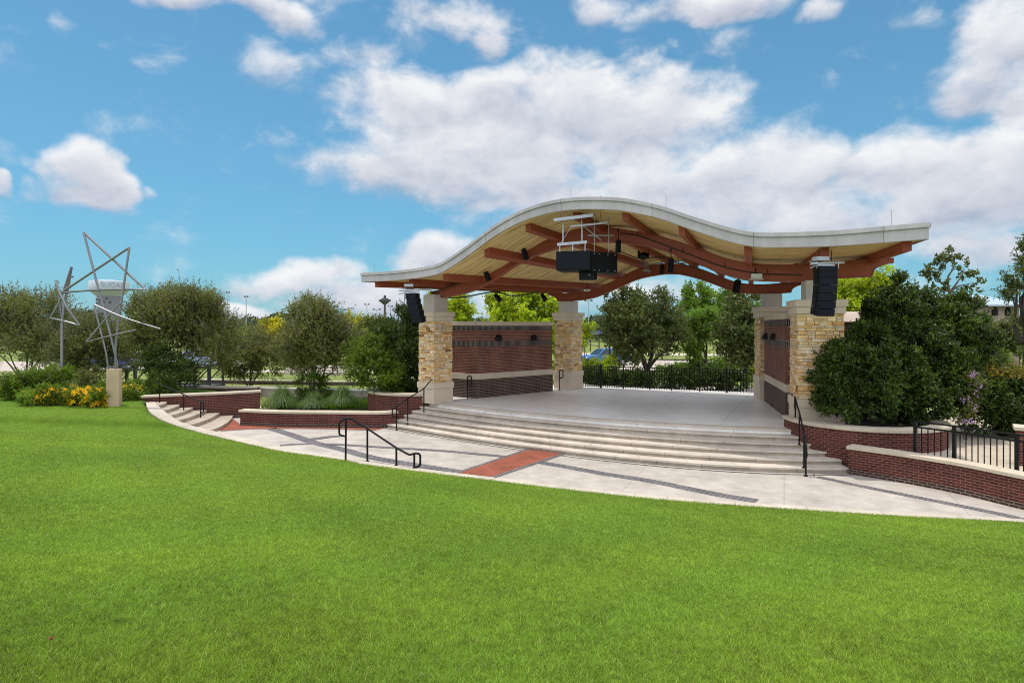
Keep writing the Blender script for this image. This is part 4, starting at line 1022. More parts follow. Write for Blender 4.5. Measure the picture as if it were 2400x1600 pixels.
# lighting pipes that follow the beams, and the fixtures hung from them
def pipe(label, pts, r=.022): 
    t_ = thing('lighting_pipe', label, 'pipe', tuple(pts[0]), 'lighting pipes'); mb = MB(); mb.tube(smooth_path(pts, 6), r, 7); mb.build('tube', M_['cable'], t_, smooth=True)
    mb = MB()
    for i in range(1, len(pts), 2): mb.tube([pts[i], np.array(pts[i]) + (0, .05, .16)], .012, 5)
    mb.build('clamp', M_['black'], t_)
def FBm(x, y, off=.28):                   # on a plane a little in front of the front beam
    A_ = np.array(FL) + nf * off; B_ = np.array(FR) + nf * off; return on_plane(x, y, A_, B_)
pipe('lighting pipe along the rising left half of the front beam', [FBm(1012, 688), FBm(1070, 663), FBm(1110, 640), FBm(1172, 597), FBm(1230, 562), FBm(1278, 547), FBm(1350, 533)])
pipe('lighting pipe along the falling right half of the front beam', [FBm(1455, 546), FBm(1495, 552), FBm(1546, 570), FBm(1600, 590), FBm(1650, 609), FBm(1700, 626), FBm(1760, 638), FBm(1800, 642), FBm(1880, 644)])
def MidP(x, y, f_): return on_plane(x, y, lerp(FL, RL, f_), lerp(FR, RR, f_))
pipe('drooping lighting pipe in the open left side between the left pillars', [P(1030, 697, 25.9), P(1080, 697, 26.5), P(1130, 688, 27.3), P(1165, 684, 27.8), P(1200, 693, 28.6), P(1240, 688, 29.6), P(1275, 680, 30.3)], .03)
pipe('diagonal lighting pipe under the ceiling left of the speaker cluster', [MidP(1170, 684, .5), MidP(1190, 672, .5), MidP(1230, 644, .5), MidP(1270, 618, .5), MidP(1303, 606, .5), MidP(1350, 596, .5)])
pipe('lighting pipe under the ceiling crossing below the speaker cluster', [MidP(1305, 668, .8), MidP(1330, 652, .8), MidP(1356, 639, .8), MidP(1400, 624, .8), MidP(1460, 606, .8)])
pipe('lighting pipe behind the arch peak carrying the moving head light', [MidP(1455, 590, .6), MidP(1500, 606, .6), MidP(1546, 602, .6), MidP(1590, 616, .6), MidP(1640, 630, .6)])
def fixture(label, p, size, tilt, yaw=0., up=.22, n=4, group='black strip lights on the front pipe'):
    w, dp, h = size; t_ = thing('stage_light', label, 'stage light', tuple(p), group)
    Mx = Matrix.Rotation(yaw, 3, 'Z') @ Matrix.Rotation(tilt, 3, 'Y')
    T = lambda v: np.array(p) + np.array(Mx @ Vector(v))
    mb = MB(); ring = []
    for z, k in ((-h / 2, .9), (-h / 2 + .03, 1.0), (h / 2 - .04, .95), (h / 2, .6)):
        ring.append([T((x * w / 2 * k, y * dp / 2 * k, z)) for x, y in ((-1, -1), (1, -1), (1, 1), (-1, 1))])
    for i in range(3):
        for k in range(4): mb.face([ring[i][k], ring[i][(k + 1) % 4], ring[i + 1][(k + 1) % 4], ring[i + 1][k]])
    mb.face(ring[0][::-1]); mb.face(ring[-1]); hs = mb.build('housing', M_['speaker'], t_, bevel=.01)
    mb = MB()
    for i in range(n): mb.box(T((0, -dp / 2 - .004, h * (-.36 + .72 * i / max(1, n - 1)))), (w * .62, .014, h / n * .55), yaw, 0)
    mb.build('lens_panel', M_['grille'], hs)
    mb = MB(); mb.tube([T((0, 0, h / 2 - .02)), T((0, 0, h / 2 + .06)), np.array(p) + (0, .02, h / 2 + up)], .016, 6); mb.box(np.array(p) + (0, .02, h / 2 + up), (.07, .07, .06)); mb.build('yoke', M_['black'], t_)
fixture('black strip light on the left of the front beam, the lower one of the two', FBm(1140, 641, .4), (.17, .16, .62), radians(-22), -.4)
fixture('black strip light on the left of the front beam, the higher one of the two', FBm(1229, 590, .4), (.17, .16, .66), radians(-18), -.4)
fixture('black strip light hung just right of the centre speaker cluster', FBm(1449, 577, .5), (.16, .18, .46), radians(2), .1, .34)
fixture('black strip light under the falling right half of the front beam', FBm(1572, 622, .5), (.14, .17, .50), radians(3), .3, .28)
fixture('dark strip light hung between front and rear beams near the right rear pillar', MidP(1727, 671, .45), (.2, .2, .52), radians(14), .3, .2)
fixture('black strip light tucked at the purlin left of the right line array', MidP(1865, 610, .2), (.14, .16, .26), 0, .3, .12, 2)
def flood(label, p, s=1.0):
    t_ = thing('floodlight', label, 'floodlight', tuple(p)); mb = MB(); mb.prism([(p[0] - .17 * s, p[1] - .1), (p[0] + .17 * s, p[1] - .1), (p[0] + .13 * s, p[1] + .1), (p[0] - .13 * s, p[1] + .1)], p[2] - .07 * s, p[2] + .09 * s)
    mb.build('housing', M_['white'], t_, bevel=.015); mb = MB(); mb.box((p[0], p[1] - .02, p[2] - .09 * s), (.4 * s, .24, .03)); mb.build('visor', M_['steel_box'], t_)
    mb = MB(); mb.tube([np.array(p), np.array(p) + (0, .08, .28)], .018, 6); mb.build('bracket', M_['black'], t_)
flood('pale grey floodlight fixed under the right trough of the front beam', FBm(1772, 648, .3))
def par_can(label, p, aim, group):
    t_ = thing('stage_light', label, 'stage light', tuple(p), group); aim = np.array(aim, float); aim /= np.linalg.norm(aim); p = np.array(p)
    mb = MB(); mb.tube([p - aim * .22, p - aim * .17, p + aim * .12, p + aim * .2], [.06, .10, .115, .125], 14); mb.build('housing', M_['speaker'], t_, smooth=True)
    mb = MB(); s_ = np.cross(aim, (0, 0, 1)); s_ /= np.linalg.norm(s_)
    mb.tube([p + s_ * .14, p + s_ * .14 + (0, 0, .2), p - s_ * .14 + (0, 0, .2), p - s_ * .14], .014, 6); mb.tube([p + (0, 0, .2), p + (0, 0, .3)], .016, 6); mb.build('yoke', M_['black'], t_)
par_can('round black stage light hung at the left end of the drooping side pipe', P(1166, 697, 27.8), (.5, -.6, -.6), 'round stage lights')
par_can('round black stage light hung beside the corbel of the rear beam', P(1274, 696, 30.2), (.4, -.6, -.7), 'round stage lights')
par_can('small spotlight with a bare bulb look hung at the rear arch peak, right one', MidP(1552, 631, .8), (-.2, -.6, -.7), 'round stage lights')
mh = MidP(1508, 598, .6)
t_ = thing('moving_head_light', 'dark brown moving head light hung behind the arch peak', 'stage light', tuple(mh))
mb = MB(); mb.box(mh + (0, 0, .26), (.34, .3, .12), .3); mb.tube([mh + (0, 0, .3), mh + (0, .05, .55)], .02, 6); mb.build('base', M_['speaker'], t_, bevel=.02)
mb = MB(); mb.box(mh + (-.19, 0, .05), (.06, .16, .36), .3); mb.box(mh + (.19, 0, .05), (.06, .16, .36), .3); mb.build('yoke', M_['speaker'], t_, bevel=.01)
mb = MB(); mb.tube([mh + (.02, .14, .1), mh + (0, .05, .02), mh + (-.06, -.18, -.12)], [.1, .15, .13], 12); mb.build('head', M_['black'], t_, smooth=True)
mp = MidP(1516, 633, .92)
t_ = thing('projector_light', 'grey light on a tall bracket at the rear arch peak, left one', 'stage light', tuple(mp))
mb = MB(); mb.box(mp + (0, 0, -.02), (.34, .2, .08), .2); mb.box(mp + (.1, -.05, -.08), (.1, .1, .08)); mb.build('housing', M_['galv'], t_, bevel=.01)
mb = MB(); mb.bar(mp + (-.06, 0, 0), mp + (-.04, .02, .42), .05); mb.bar(mp + (.06, 0, 0), mp + (.04, .02, .42), .05); mb.build('bracket', M_['galv'], t_)
md = P(1376, 680, 29.6)
t_ = thing('small_downlight', 'small white downlight on a drop rod under the left rear purlin', 'light', tuple(md))
mb = MB(); mb.lathe(md, [(0, -.04), (.12, -.04), (.14, .0), (.1, .05), (.02, .07)], 12); mb.build('shade', M_['white'], t_, smooth=True); mb = MB(); mb.tube([md + (0, 0, .05), md + (0, 0, .4)], .012, 6); mb.build('rod', M_['black'], t_)
# aluminium floods on the underside near the rear peak
for (x, y, lb_) in ((1590, 617, 'flat white light bar laid across the rear arch peak'),):
    p = MidP(x, y, .75); t_ = thing('light_bar', lb_, 'stage light', tuple(p)); mb = MB(); mb.box(p, (.75, .16, .05), -.25); mb.build('housing', M_['alu'], t_, bevel=.01); mb = MB(); mb.tube([p, p + (0, .1, .4)], .014, 6); mb.build('bracket', M_['black'], t_)

# ------------------------------------------------------------------ star sculptures
def sculpture(label, d, strokes, plinths, zb):
    """strokes: lists of (col,row,depth offset), radius"""
    t_ = thing('star_sculpture', label, 'sculpture', tuple(P(plinths[0][0], plinths[0][2], d)), 'stainless steel star sculptures')
    for pts, r in strokes:
        q_ = [P(x, y, d + o) for x, y, o in pts]
        if len(q_) > 2: q_ = smooth_path(q_, 8)
        mb = MB(); mb.tube(q_, r, 10); mb.build('star_tube', M_['stainless'], t_, smooth=True)
    for (xc, yt, yb, w_, dz, dep) in plinths:
        c = P(xc, yb, d + dz); zt = CZ + (HY - yt) / F * (d + dz); hw = w_ / F * d / 2
        mb = MB(); a = .28
        p4 = [(c[0] + (x * cos(a) - y * sin(a)) * hw * 2, c[1] + (x * sin(a) + y * cos(a)) * dep) for x, y in ((-.5, -.5), (.5, -.5), (.5, .5), (-.5, .5))]
        mb.prism(p4, zb - .3, zt); mb.build('plinth', M_['tan'], t_, bevel=.015)
    return t_
R1 = .043
sculpture('large steel star sculpture on the tall tan plinth, small star low on its stem', 24.4, [
    ([(196, 544.6, 0), (269, 826, 0), (271, 866, 0)], R1), ([(196.5, 545, .05), (342, 679.5, .05)], R1), ([(303, 580, 0), (143.5, 685.5, 0)], R1), ([(143.5, 685.5, 0), (240, 679, -.04), (342, 679, 0)], R1 * .9),
    ([(303, 580, -.08), (285, 705, -.08), (272, 800, -.08), (271, 866, -.05)], R1),
    ([(221, 714, -.25), (232, 760, -.25), (247, 820, -.2), (254, 866, -.15)], R1 * .8), ([(221, 714, -.25), (290, 744, -.3), (376, 771, -.1)], R1 * .75), ([(281, 710, -.22), (262, 730, -.28), (203, 800.6, -.3)], R1 * .7), ([(203, 800.6, -.3), (262, 786, -.3), (319, 772.5, -.15)], R1 * .7)],
    [(268, 864, 946, 27, .0, .42)], .8)
sculpture('smaller steel star sculpture, narrow star on a single pole with a low plinth', 26.2, [
    ([(167, 625, 0), (142, 700, 0), (118.6, 745, 0)], R1), ([(167.5, 625, .2), (153, 700, .2), (146, 750, .1), (145, 900, 0)], R1 * 1.35), ([(130, 657, -.1), (142, 690, -.2), (163, 730, -.25), (186.5, 762.5, -.1)], R1),
    ([(130, 657, -.1), (138, 695, .0), (143.5, 742, .05)], R1 * .9), ([(118.6, 745, 0), (152, 753, -.1), (186.5, 762.5, -.1)], R1)],
    [(141, 894, 926, 22, -.1, .35), (158, 892, 926, 11, .3, .5)], .8)
# ------------------------------------------------------------------ foliage
def quads_object(name, V, C, m, parent):
    n = len(V); off = ORIG[parent] if parent is not None else np.zeros(3)
    me = bpy.data.meshes.new(name); me.vertices.add(n * 4); me.loops.add(n * 4); me.polygons.add(n)
    me.vertices.foreach_set('co', (V - off).astype(np.float32).ravel()); me.loops.foreach_set('vertex_index', np.arange(n * 4, dtype=np.int32))
    me.polygons.foreach_set('loop_start', np.arange(0, n * 4, 4, dtype=np.int32)); me.update()
    col = np.ones((n, 4, 4), np.float32); col[:, :, :3] = C[:, None, :]
    at = me.color_attributes.new('tint', 'FLOAT_COLOR', 'POINT'); at.data.foreach_set('color', col.ravel())
    return finish(bpy.data.objects.new(name, me), parent, m, False, 0)
def unit(v): return v / (np.linalg.norm(v, axis=-1, keepdims=True) + 1e-9)
def shoots_from_lobes(lobes, nclump, nshoot, r, up, clump_r=.22, inner=.55, jitter=.5):
    w = np.array([l[2] for l in lobes], float) * np.array([np.prod(l[1]) ** (2 / 3) for l in lobes]); w /= w.sum()
    ci = r.choice(len(lobes), nclump, p=w); d = unit(r.normal(size=(nclump, 3)) + (0, 0, .25))
    cen = np.array([lobes[i][0] for i in ci]); rad = np.array([lobes[i][1] for i in ci]); fr = inner + (1 - inner) * r.random((nclump, 1)) ** .6
    cc = cen + d * rad * fr * (.86 + .22 * r.random((nclump, 1)))
    ctint = 1 + .22 * r.normal(size=nclump).clip(-1.8, 1.8)
    k = r.integers(0, nclump, nshoot); rr = rad[k].mean(1, keepdims=True) * clump_r
    st = cc[k] + r.normal(size=(nshoot, 3)) * rr * .7
    di = unit(d[k] * .9 + r.normal(size=(nshoot, 3)) * jitter + np.array((0, 0, up)))
    return st, di, ctint[k], ci[k]
def leaves_on(st, di, L, nl, ll, lw, r, tint, spread=.9, colvar=.10, warm=.10, t0=.15):
    n = len(st); a = t0 + (1 - t0) * r.random((n, nl)); p = st[:, None] + di[:, None] * (a * L[:, None])[..., None]
    ld = unit(di[:, None] * .55 + r.normal(size=(n, nl, 3)) * spread * .75); wd = unit(np.cross(ld, r.normal(size=(n, nl, 3))))
    s = (.65 + .6 * r.random((n, nl)))[..., None]
    b, t = p, p + ld * ll * s; m = p + ld * ll * s * .45; V = np.stack([b, m + wd * lw * s, t, m - wd * lw * s], 2).reshape(-1, 4, 3)
    k = (tint[:, None] * (1 + colvar * r.normal(size=(n, nl)))).clip(.35, 1.9); wv = warm * r.normal(size=(n, nl))
    C = np.stack([k * (1 + wv), k, k * (1 - wv * .5)], -1).reshape(-1, 3); return V, C.clip(.05, 2.2)
def limbs(mb, base, targets, r0, r, splits=1, bend=.25):
    base = np.asarray(base, float)
    for t in targets:
        t = np.asarray(t, float); L = np.linalg.norm(t - base); m1 = lerp(base, t, .35) + r.normal(size=3) * L * bend * .25 + (0, 0, .06 * L); m2 = lerp(base, t, .7) + r.normal(size=3) * L * bend * .3
        path = smooth_path([base + r.normal(size=3) * (r0 * .5, r0 * .5, 0), m1, m2, t], 4); n = len(path); mb.tube(path, [r0 * (1 - .8 * i / (n - 1)) for i in range(n)], 6)
        for _ in range(splits):
            q_ = path[int(n * r.uniform(.45, .8))]; e = t + r.normal(size=3).clip(-1.2, 1.2) * L * .13; mb.tube(smooth_path([q_, lerp(q_, e, .5) + r.normal(size=3) * L * .05, e], 3), [r0 * .4 * (1 - .75 * i / 6) for i in range(7)], 5)
def px_lobe(x, y, d, rx, ry, dep=None, w=1.0):
    return (P(x, y, d), (rx / F * d, dep if dep else rx / F * d * .9, ry / F * d), w)
def plant(name, label, cat, base, lobes, m, bark, seed, nclump, nshoot, nl, sl, ll, lw, up=.4, r0=.08, splits=1, trunks=None, group=None, sticks=0, stick_m=None, clump_r=.22, inner=.55, spread=.9, colvar=.1, warm=.1, crown='crown', jitter=.5, trunk='trunk', fork=None, tips=0):
    r = np.random.default_rng(seed); t_ = thing(name, label, cat, tuple(base), group)
    st, di, ti, li = shoots_from_lobes(lobes, nclump, nshoot, r, up, clump_r, inner, jitter)
    if tips: ti = np.where(r.random(nshoot) < tips, ti * 3.0, ti * .85)
    L = sl * (.6 + .8 * r.random(nshoot)); V, C = leaves_on(st, di, L, nl, ll, lw, r, ti, spread, colvar, warm)
    cr_ = quads_object(crown, V, C, m, t_)
    mb = MB(); base = np.asarray(base, float); f0 = base if fork is None else base + np.array((0, 0, fork))
    if fork: mb.tube([base - (0, 0, .15), base + (0, 0, .1), lerp(base, f0, .5) + r.normal(size=3) * .02, f0 + (0, 0, .05)], [r0 * 1.7, r0 * 1.35, r0 * 1.2, r0 * 1.15], 9)
    tg = trunks if trunks is not None else [l[0] for l in lobes]
    limbs(mb, f0 - (0, 0, 0 if fork else .1), tg, r0, r, splits)
    mb.build(trunk, bark, t_, smooth=True, merge=False)
    if sticks:
        mb = MB(); k = r.integers(0, nshoot, sticks)
        for i in k:
            if di[i][2] < 0: continue
            mb.tube([st[i], st[i] + di[i] * L[i] * .7, st[i] + unit(di[i] + np.array((0, 0, .35))) * L[i] * (1.25 + .5 * r.random())], [.008, .006, .003], 3, cap=False)
        mb.build('bare_twigs', stick_m, t_, merge=False)
    return t_
LF = {'myrtle': leaf_mat('crape myrtle leaf', (.128, .143, .032), .32, .5, (.20, .22, .036)), 'myrtle_dark': leaf_mat('crape myrtle dark leaf', (.112, .126, .030), .30, .5, (.17, .18, .03)),
      'ever': leaf_mat('dark evergreen leaf', (.044, .078, .010), .24, .4, (.11, .17, .008)), 'shrub': leaf_mat('mid green shrub leaf', (.080, .135, .010), .32, .42, (.20, .30, .008)),
      'lime': leaf_mat('yellow green leaf', (.27, .36, .02), .48, .5, (.55, .63, .02)), 'oak': leaf_mat('live oak leaf', (.085, .105, .026), .25, .45, (.16, .20, .025)),
      'bright': leaf_mat('fresh green leaf', (.10, .19, .022), .38, .5, (.24, .37, .022)), 'far': leaf_mat('distant foliage', (.052, .082, .036), .2, .7, (.07, .11, .035)),
      'yellow': leaf_mat('yellow lantana flower', (.82, .56, .02), .25, .5, (.85, .62, .03)), 'gold': leaf_mat('golden hedge top', (.19, .155, .016), .3, .5, (.27, .21, .02)),
      'pink': leaf_mat('pink lavender blossom', (.36, .24, .40), .35, .6, (.42, .30, .46)), 'grassy': leaf_mat('ornamental grass leaf', (.115, .19, .050), .25, .5, (.17, .27, .05)),
      'yellowtree': leaf_mat('yellowing leaf', (.36, .34, .02), .45, .5, (.62, .56, .02)), 'pine': leaf_mat('dark pine needle', (.050, .075, .026), .2, .5, (.09, .12, .025))}
TW = simple('pale grey twigs', (.30, .26, .25), .8, 0, .15, 3, 20, 0)
# crape myrtles along the left
def myrtle(label, base, lobes, seed, dens=1.0, m='myrtle', trunks=None):
    return plant('crape_myrtle', label, 'tree', base, lobes, LF[m], M_['bark'], seed, int(120 * dens), int(5200 * dens), 12, .5, .10, .020, .55, .05, 1, trunks, 'crape myrtle trees', int(800 * dens), TW, clump_r=.26, inner=.22)
myrtle('broad crape myrtle cut off by the left edge, behind the green shrub', G(60, 900, .75), [px_lobe(20, 790, 32, 90, 65), px_lobe(95, 760, 33, 70, 60), px_lobe(45, 735, 33, 70, 40), px_lobe(110, 810, 32, 60, 45), px_lobe(-60, 780, 33, 80, 70)], 21, 1.25)
myrtle('crape myrtle directly behind the smaller star sculpture', P(205, 912, 31), [px_lobe(215, 810, 31, 75, 50), px_lobe(270, 835, 31.5, 55, 45), px_lobe(180, 830, 31, 55, 40), px_lobe(225, 785, 32, 60, 30)], 22, .9, 'myrtle_dark')
myrtle('largest crape myrtle, tall and wide, rising behind the brick retaining wall', P(420, 918, 30), [px_lobe(400, 760, 30, 80, 65), px_lobe(470, 770, 30.5, 75, 60), px_lobe(390, 715, 30.5, 55, 35), px_lobe(450, 720, 30, 60, 32), px_lobe(340, 745, 30, 40, 45), px_lobe(510, 810, 30, 50, 55), px_lobe(360, 800, 30, 50, 35)], 23, 1.9, trunks=[P(400, 780, 30), P(455, 800, 30), P(365, 800, 30), P(500, 820, 30), P(430, 760, 30.4)])
myrtle('small low crape myrtle with thin splayed stems on the grass behind the wall end', G(585, 906, .35), [px_lobe(590, 830, 36, 55, 40), px_lobe(625, 850, 36, 40, 32), px_lobe(555, 850, 36, 40, 35), px_lobe(590, 800, 36.5, 38, 28)], 24, .8)
myrtle('rounded crape myrtle standing between the two ornamental grasses', P(738, 938, 29.5), [px_lobe(740, 800, 29.5, 72, 62), px_lobe(700, 815, 29.5, 45, 45), px_lobe(785, 815, 29.8, 42, 45), px_lobe(740, 750, 29.8, 52, 32), px_lobe(735, 722, 30, 24, 22)], 25, 1.25, trunks=[P(700, 830, 29.5), P(735, 820, 29.3), P(790, 835, 29.8), P(760, 800, 29.8), P(720, 800, 29.7)])
plant('crape_myrtle', 'dark suckering crape myrtle low behind the retaining wall coping', 'tree', P(400, 925, 28.6), [px_lobe(405, 880, 28.6, 48, 40, 1.0), px_lobe(375, 850, 28.8, 30, 30, .8), px_lobe(430, 905, 28.4, 30, 22, .6)], LF['ever'], M_['bark_dark'], 26, 40, 1300, 10, .4, .10, .024, .4, .04, group='crape myrtle trees')
plant('leafy_shrub', 'dense green sucker growth at the foot of the rounded crape myrtle', 'shrub', P(735, 945, 29.2), [px_lobe(725, 900, 29.2, 28, 32, .6), px_lobe(738, 925, 29.1, 32, 20, .6)], LF['shrub'], M_['bark_dark'], 27, 30, 800, 9, .35, .08, .022, .4, .02)
# shrubs on the left lawn edge
plant('leafy_shrub', 'bright green leafy shrub on the left behind the yellow flowers', 'shrub', P(95, 935, 25.6), [px_lobe(95, 905, 25.6, 45, 32, .8), px_lobe(55, 915, 25.8, 35, 28, .7), px_lobe(125, 895, 26, 35, 26, .7)], LF['shrub'], M_['bark_dark'], 31, 70, 2200, 10, .35, .075, .024, .6, .03)
plant('leafy_shrub', 'dark low shrub at the left edge beside the bright green shrub', 'shrub', P(10, 940, 25.6), [px_lobe(5, 918, 25.6, 40, 24, .7), px_lobe(-40, 912, 26, 40, 28, .8)], LF['myrtle_dark'], M_['bark_dark'], 32, 36, 1000, 10, .3, .07, .02, .5, .03)
for i, (x, y, rx, lb_) in enumerate([(85, 934, 30, 'leftmost yellow lantana, small and mostly green'), (122, 925, 34, 'yellow lantana left of the low sculpture plinth'), (163, 926, 30, 'yellow lantana in front of the low sculpture plinth'),
        (205, 928, 34, 'brightest yellow lantana midway between the two sculpture plinths'), (235, 932, 24, 'yellow lantana touching the tall tan plinth'), (303, 920, 24, 'dark yellow lantana right of the tall plinth, beside the wall end')]):
    d = 24.2 + .15 * (i % 3) if i < 5 else 26.0
    lob = [px_lobe(x, y + 2, d, rx, 17, .55), px_lobe(x - rx * .4, y + 6, d - .1, rx * .6, 13, .4), px_lobe(x + rx * .45, y + 6, d - .1, rx * .6, 13, .4)]
    t_ = plant('lantana', lb_, 'flowering shrub', P(x, y + 17, d), lob, LF['shrub' if i else 'bright'], M_['bark_dark'], 40 + i, 26, 620, 8, .22, .06, .022, .5, .012, group='yellow lantana shrubs', crown='foliage', trunk='stem')
    r = np.random.default_rng(60 + i); st, di, ti, _ = shoots_from_lobes(lob, 60, (200, 520, 560, 900, 640, 160)[i], r, .7, .10, .85, .4); V, C = leaves_on(st, di, np.full(len(st), .12), 5, .045, .02, r, ti * .95, 1.2, .15, .12, .6); quads_object('flowers', V, C, LF['yellow'], t_)
for i, (x, y, d, lb_) in enumerate([(200, 905, 28.0, 'olive low shrub behind the lantanas between the plinths'), (272, 925, 27.2, 'low shrub hidden behind the tall tan plinth'), (345, 915, 27.6, 'clipped green shrub left of the retaining wall end')]):
    plant('leafy_shrub', lb_, 'shrub', P(x, y + 15, d), [px_lobe(x, y, d, 38, 22, .7), px_lobe(x + 20, y - 12, d + .3, 26, 22, .6)], LF['myrtle_dark' if i == 0 else 'shrub'], M_['bark_dark'], 70 + i, 30, 800, 9, .3, .07, .022, .5, .02)
# shrubs by the left pillar
plant('leafy_shrub', 'low spreading green shrub in the left planter, lighter leaves', 'shrub', np.array((-5.0, 27.0, 1.05)), [px_lobe(860, 850, 26.6, 48, 42, 1.0), px_lobe(900, 885, 26.3, 40, 32, .8), px_lobe(835, 830, 27, 26, 24, .6), px_lobe(880, 815, 27, 30, 24, .7), px_lobe(930, 895, 26.4, 30, 25, .6)], LF['shrub'], M_['bark_dark'], 81, 110, 3600, 10, .3, .075, .026, .35, .04, clump_r=.2)
plant('tall_shrub', 'tall dark green shrub in the left planter beside the pillar', 'shrub', np.array((-4.3, 27.9, 1.05)), [px_lobe(945, 830, 27.6, 50, 62, 1.2), px_lobe(955, 765, 27.9, 32, 40, .8), px_lobe(910, 800, 28, 36, 40, .8), px_lobe(950, 890, 27.3, 42, 30, .9)], LF['ever'], M_['bark_dark'], 82, 150, 5200, 10, .32, .085, .028, .3, .05, clump_r=.2)
# big evergreens on the right
def ever(label, base, lobes, seed, n, group='dark evergreens in the right planter'):
    return plant('evergreen_tree', label, 'tree', base, lobes, LF['ever'], M_['bark_dark'], seed, int(n / 30), int(n * 1.3), 13, .28, .092, .022, .30, .06, 2, None, group, clump_r=.165, tips=.10, inner=.5, spread=1.0, colvar=.38, warm=.14)
ever('lowest dark evergreen, spilling left over the planter toward the right pillar', np.array((10.0, 18.9, 1.0)), [px_lobe(1980, 880, 18.2, 62, 62, .9), px_lobe(1978, 845, 18.6, 42, 42, .8), px_lobe(2040, 905, 17.9, 60, 55, .8), px_lobe(1990, 935, 17.8, 58, 32, .7), px_lobe(1940, 900, 18.3, 28, 40, .5), px_lobe(2030, 825, 18.6, 48, 48, .8)], 91, 5200)
ever('tallest dark evergreen with a pointed top in the right planter', np.array((11.1, 19.4, 1.0)), [px_lobe(2095, 740, 19.4, 48, 50, .9), px_lobe(2100, 690, 19.6, 26, 36, .5), px_lobe(2135, 700, 19.7, 16, 26, .4), px_lobe(2110, 820, 19.2, 66, 66, 1.1), px_lobe(2100, 910, 18.6, 66, 60, 1.0), px_lobe(2160, 730, 20, 26, 26, .5), px_lobe(2060, 790, 19.2, 36, 40, .7)], 92, 6800)
ever('broad dark evergreen at the right, rounded crown beside the hedge', np.array((12.2, 19.6, .5)), [px_lobe(2200, 780, 19.8, 62, 56, 1.0), px_lobe(2245, 740, 20.2, 40, 40, .8), px_lobe(2265, 800, 20.0, 44, 60, .9), px_lobe(2200, 880, 19.0, 62, 66, 1.0), px_lobe(2240, 900, 18.9, 42, 62, .8), px_lobe(2170, 940, 18.3, 50, 40, .7)], 93, 7000)
# hedge at the right edge
t_ = plant('clipped_hedge', 'big clipped dark hedge with golden new growth on top at the right edge', 'hedge', np.array((15.6, 19.3, .5)), [((15.0 + i * .75, 19.2 + .05 * i, 1.1 + .45 * j), (.62, .85, .62), 1) for i in range(5) for j in range(3)], LF['ever'], M_['bark_dark'], 95, 420, 11000, 9, .2, .07, .026, .4, .03, crown='foliage', trunk='stem', inner=.7)
r = np.random.default_rng(96); n = 2600; st = np.stack([14.5 + 4.2 * r.random(n), 18.5 + 1.5 * r.random(n), 2.42 + .22 * r.random(n) ** 2 + .05 * r.normal(size=n)], 1); di = unit(r.normal(size=(n, 3)) * .5 + (0, 0, .8))
V, C = leaves_on(st, di, np.full(n, .16), 6, .05, .02, r, 1 + .2 * r.normal(size=n).clip(-2, 2), 1.0, .15, .15); quads_object('golden_growth', V, C, LF['gold'], t_)
r = np.random.default_rng(97); t_ = plant('flowering_shrub', 'slender shrub with lavender pink blossom between evergreen and hedge', 'flowering shrub', np.array((13.9, 18.6, .5)), [px_lobe(2272, 905, 18.2, 11, 30, .3), px_lobe(2268, 960, 18.0, 10, 30, .3)], LF['myrtle'], M_['bark_dark'], 97, 26, 500, 8, .22, .05, .018, .6, .012, crown='foliage', trunk='stem')
st, di, ti, _ = shoots_from_lobes([px_lobe(2276, 900, 17.9, 9, 26, .25), px_lobe(2268, 965, 17.6, 9, 30, .25)], 20, 80, r, .5, .14, .8); V, C = leaves_on(st, di, np.full(len(st), .14), 6, .035, .016, r, ti, 1.1); quads_object('blossom', V, C, LF['pink'], t_)
# ornamental grasses
def orn_grass(label, c, R, H_, seed):
    r = np.random.default_rng(seed); t_ = thing('ornamental_grass', label, 'ornamental grass', tuple(c), 'ornamental grasses'); n = 1500; a = r.random(n) * 2 * pi; q_ = r.random(n) ** .7; rr = R * (.08 + 1.0 * q_); h = H_ * (.75 + .4 * r.random(n)) * (1.12 - .4 * q_)
    t = np.linspace(0, 1, 6); base = np.stack([np.cos(a) * r.random(n) * .22, np.sin(a) * r.random(n) * .22, 0 * a], 1)
    pts = base[:, None] + np.stack([np.cos(a)[:, None] * rr[:, None] * t ** 1.25, np.sin(a)[:, None] * rr[:, None] * t ** 1.25, h[:, None] * (1.9 * t - (1.0 + .75 * q_[:, None]) * t ** 2.1)], -1) + np.array(c)
    wd = np.stack([-np.sin(a), np.cos(a), 0 * a], 1)[:, None] * (.010 * (1 - .85 * t))[None, :, None]
    V = np.stack([pts[:, :-1] - wd[:, :-1], pts[:, :-1] + wd[:, :-1], pts[:, 1:] + wd[:, 1:], pts[:, 1:] - wd[:, 1:]], 2).reshape(-1, 4, 3)
    k = np.repeat((.65 + .75 * r.random(n))[:, None], 5, 1).reshape(-1); quads_object('blades', V, np.stack([k, k, k], 1), LF['grassy'], t_)
    return t_
orn_grass('pale arching ornamental grass left of the rounded crape myrtle', P(662, 958, 27.6), .80, 1.15, 101)
orn_grass('darker ornamental grass right of the rounded crape myrtle', P(803, 952, 27.8), .82, 1.0, 102)
orn_grass('small ornamental grass tuft in front of the rounded crape myrtle trunk', P(735, 958, 27.4), .7, .8, 103)
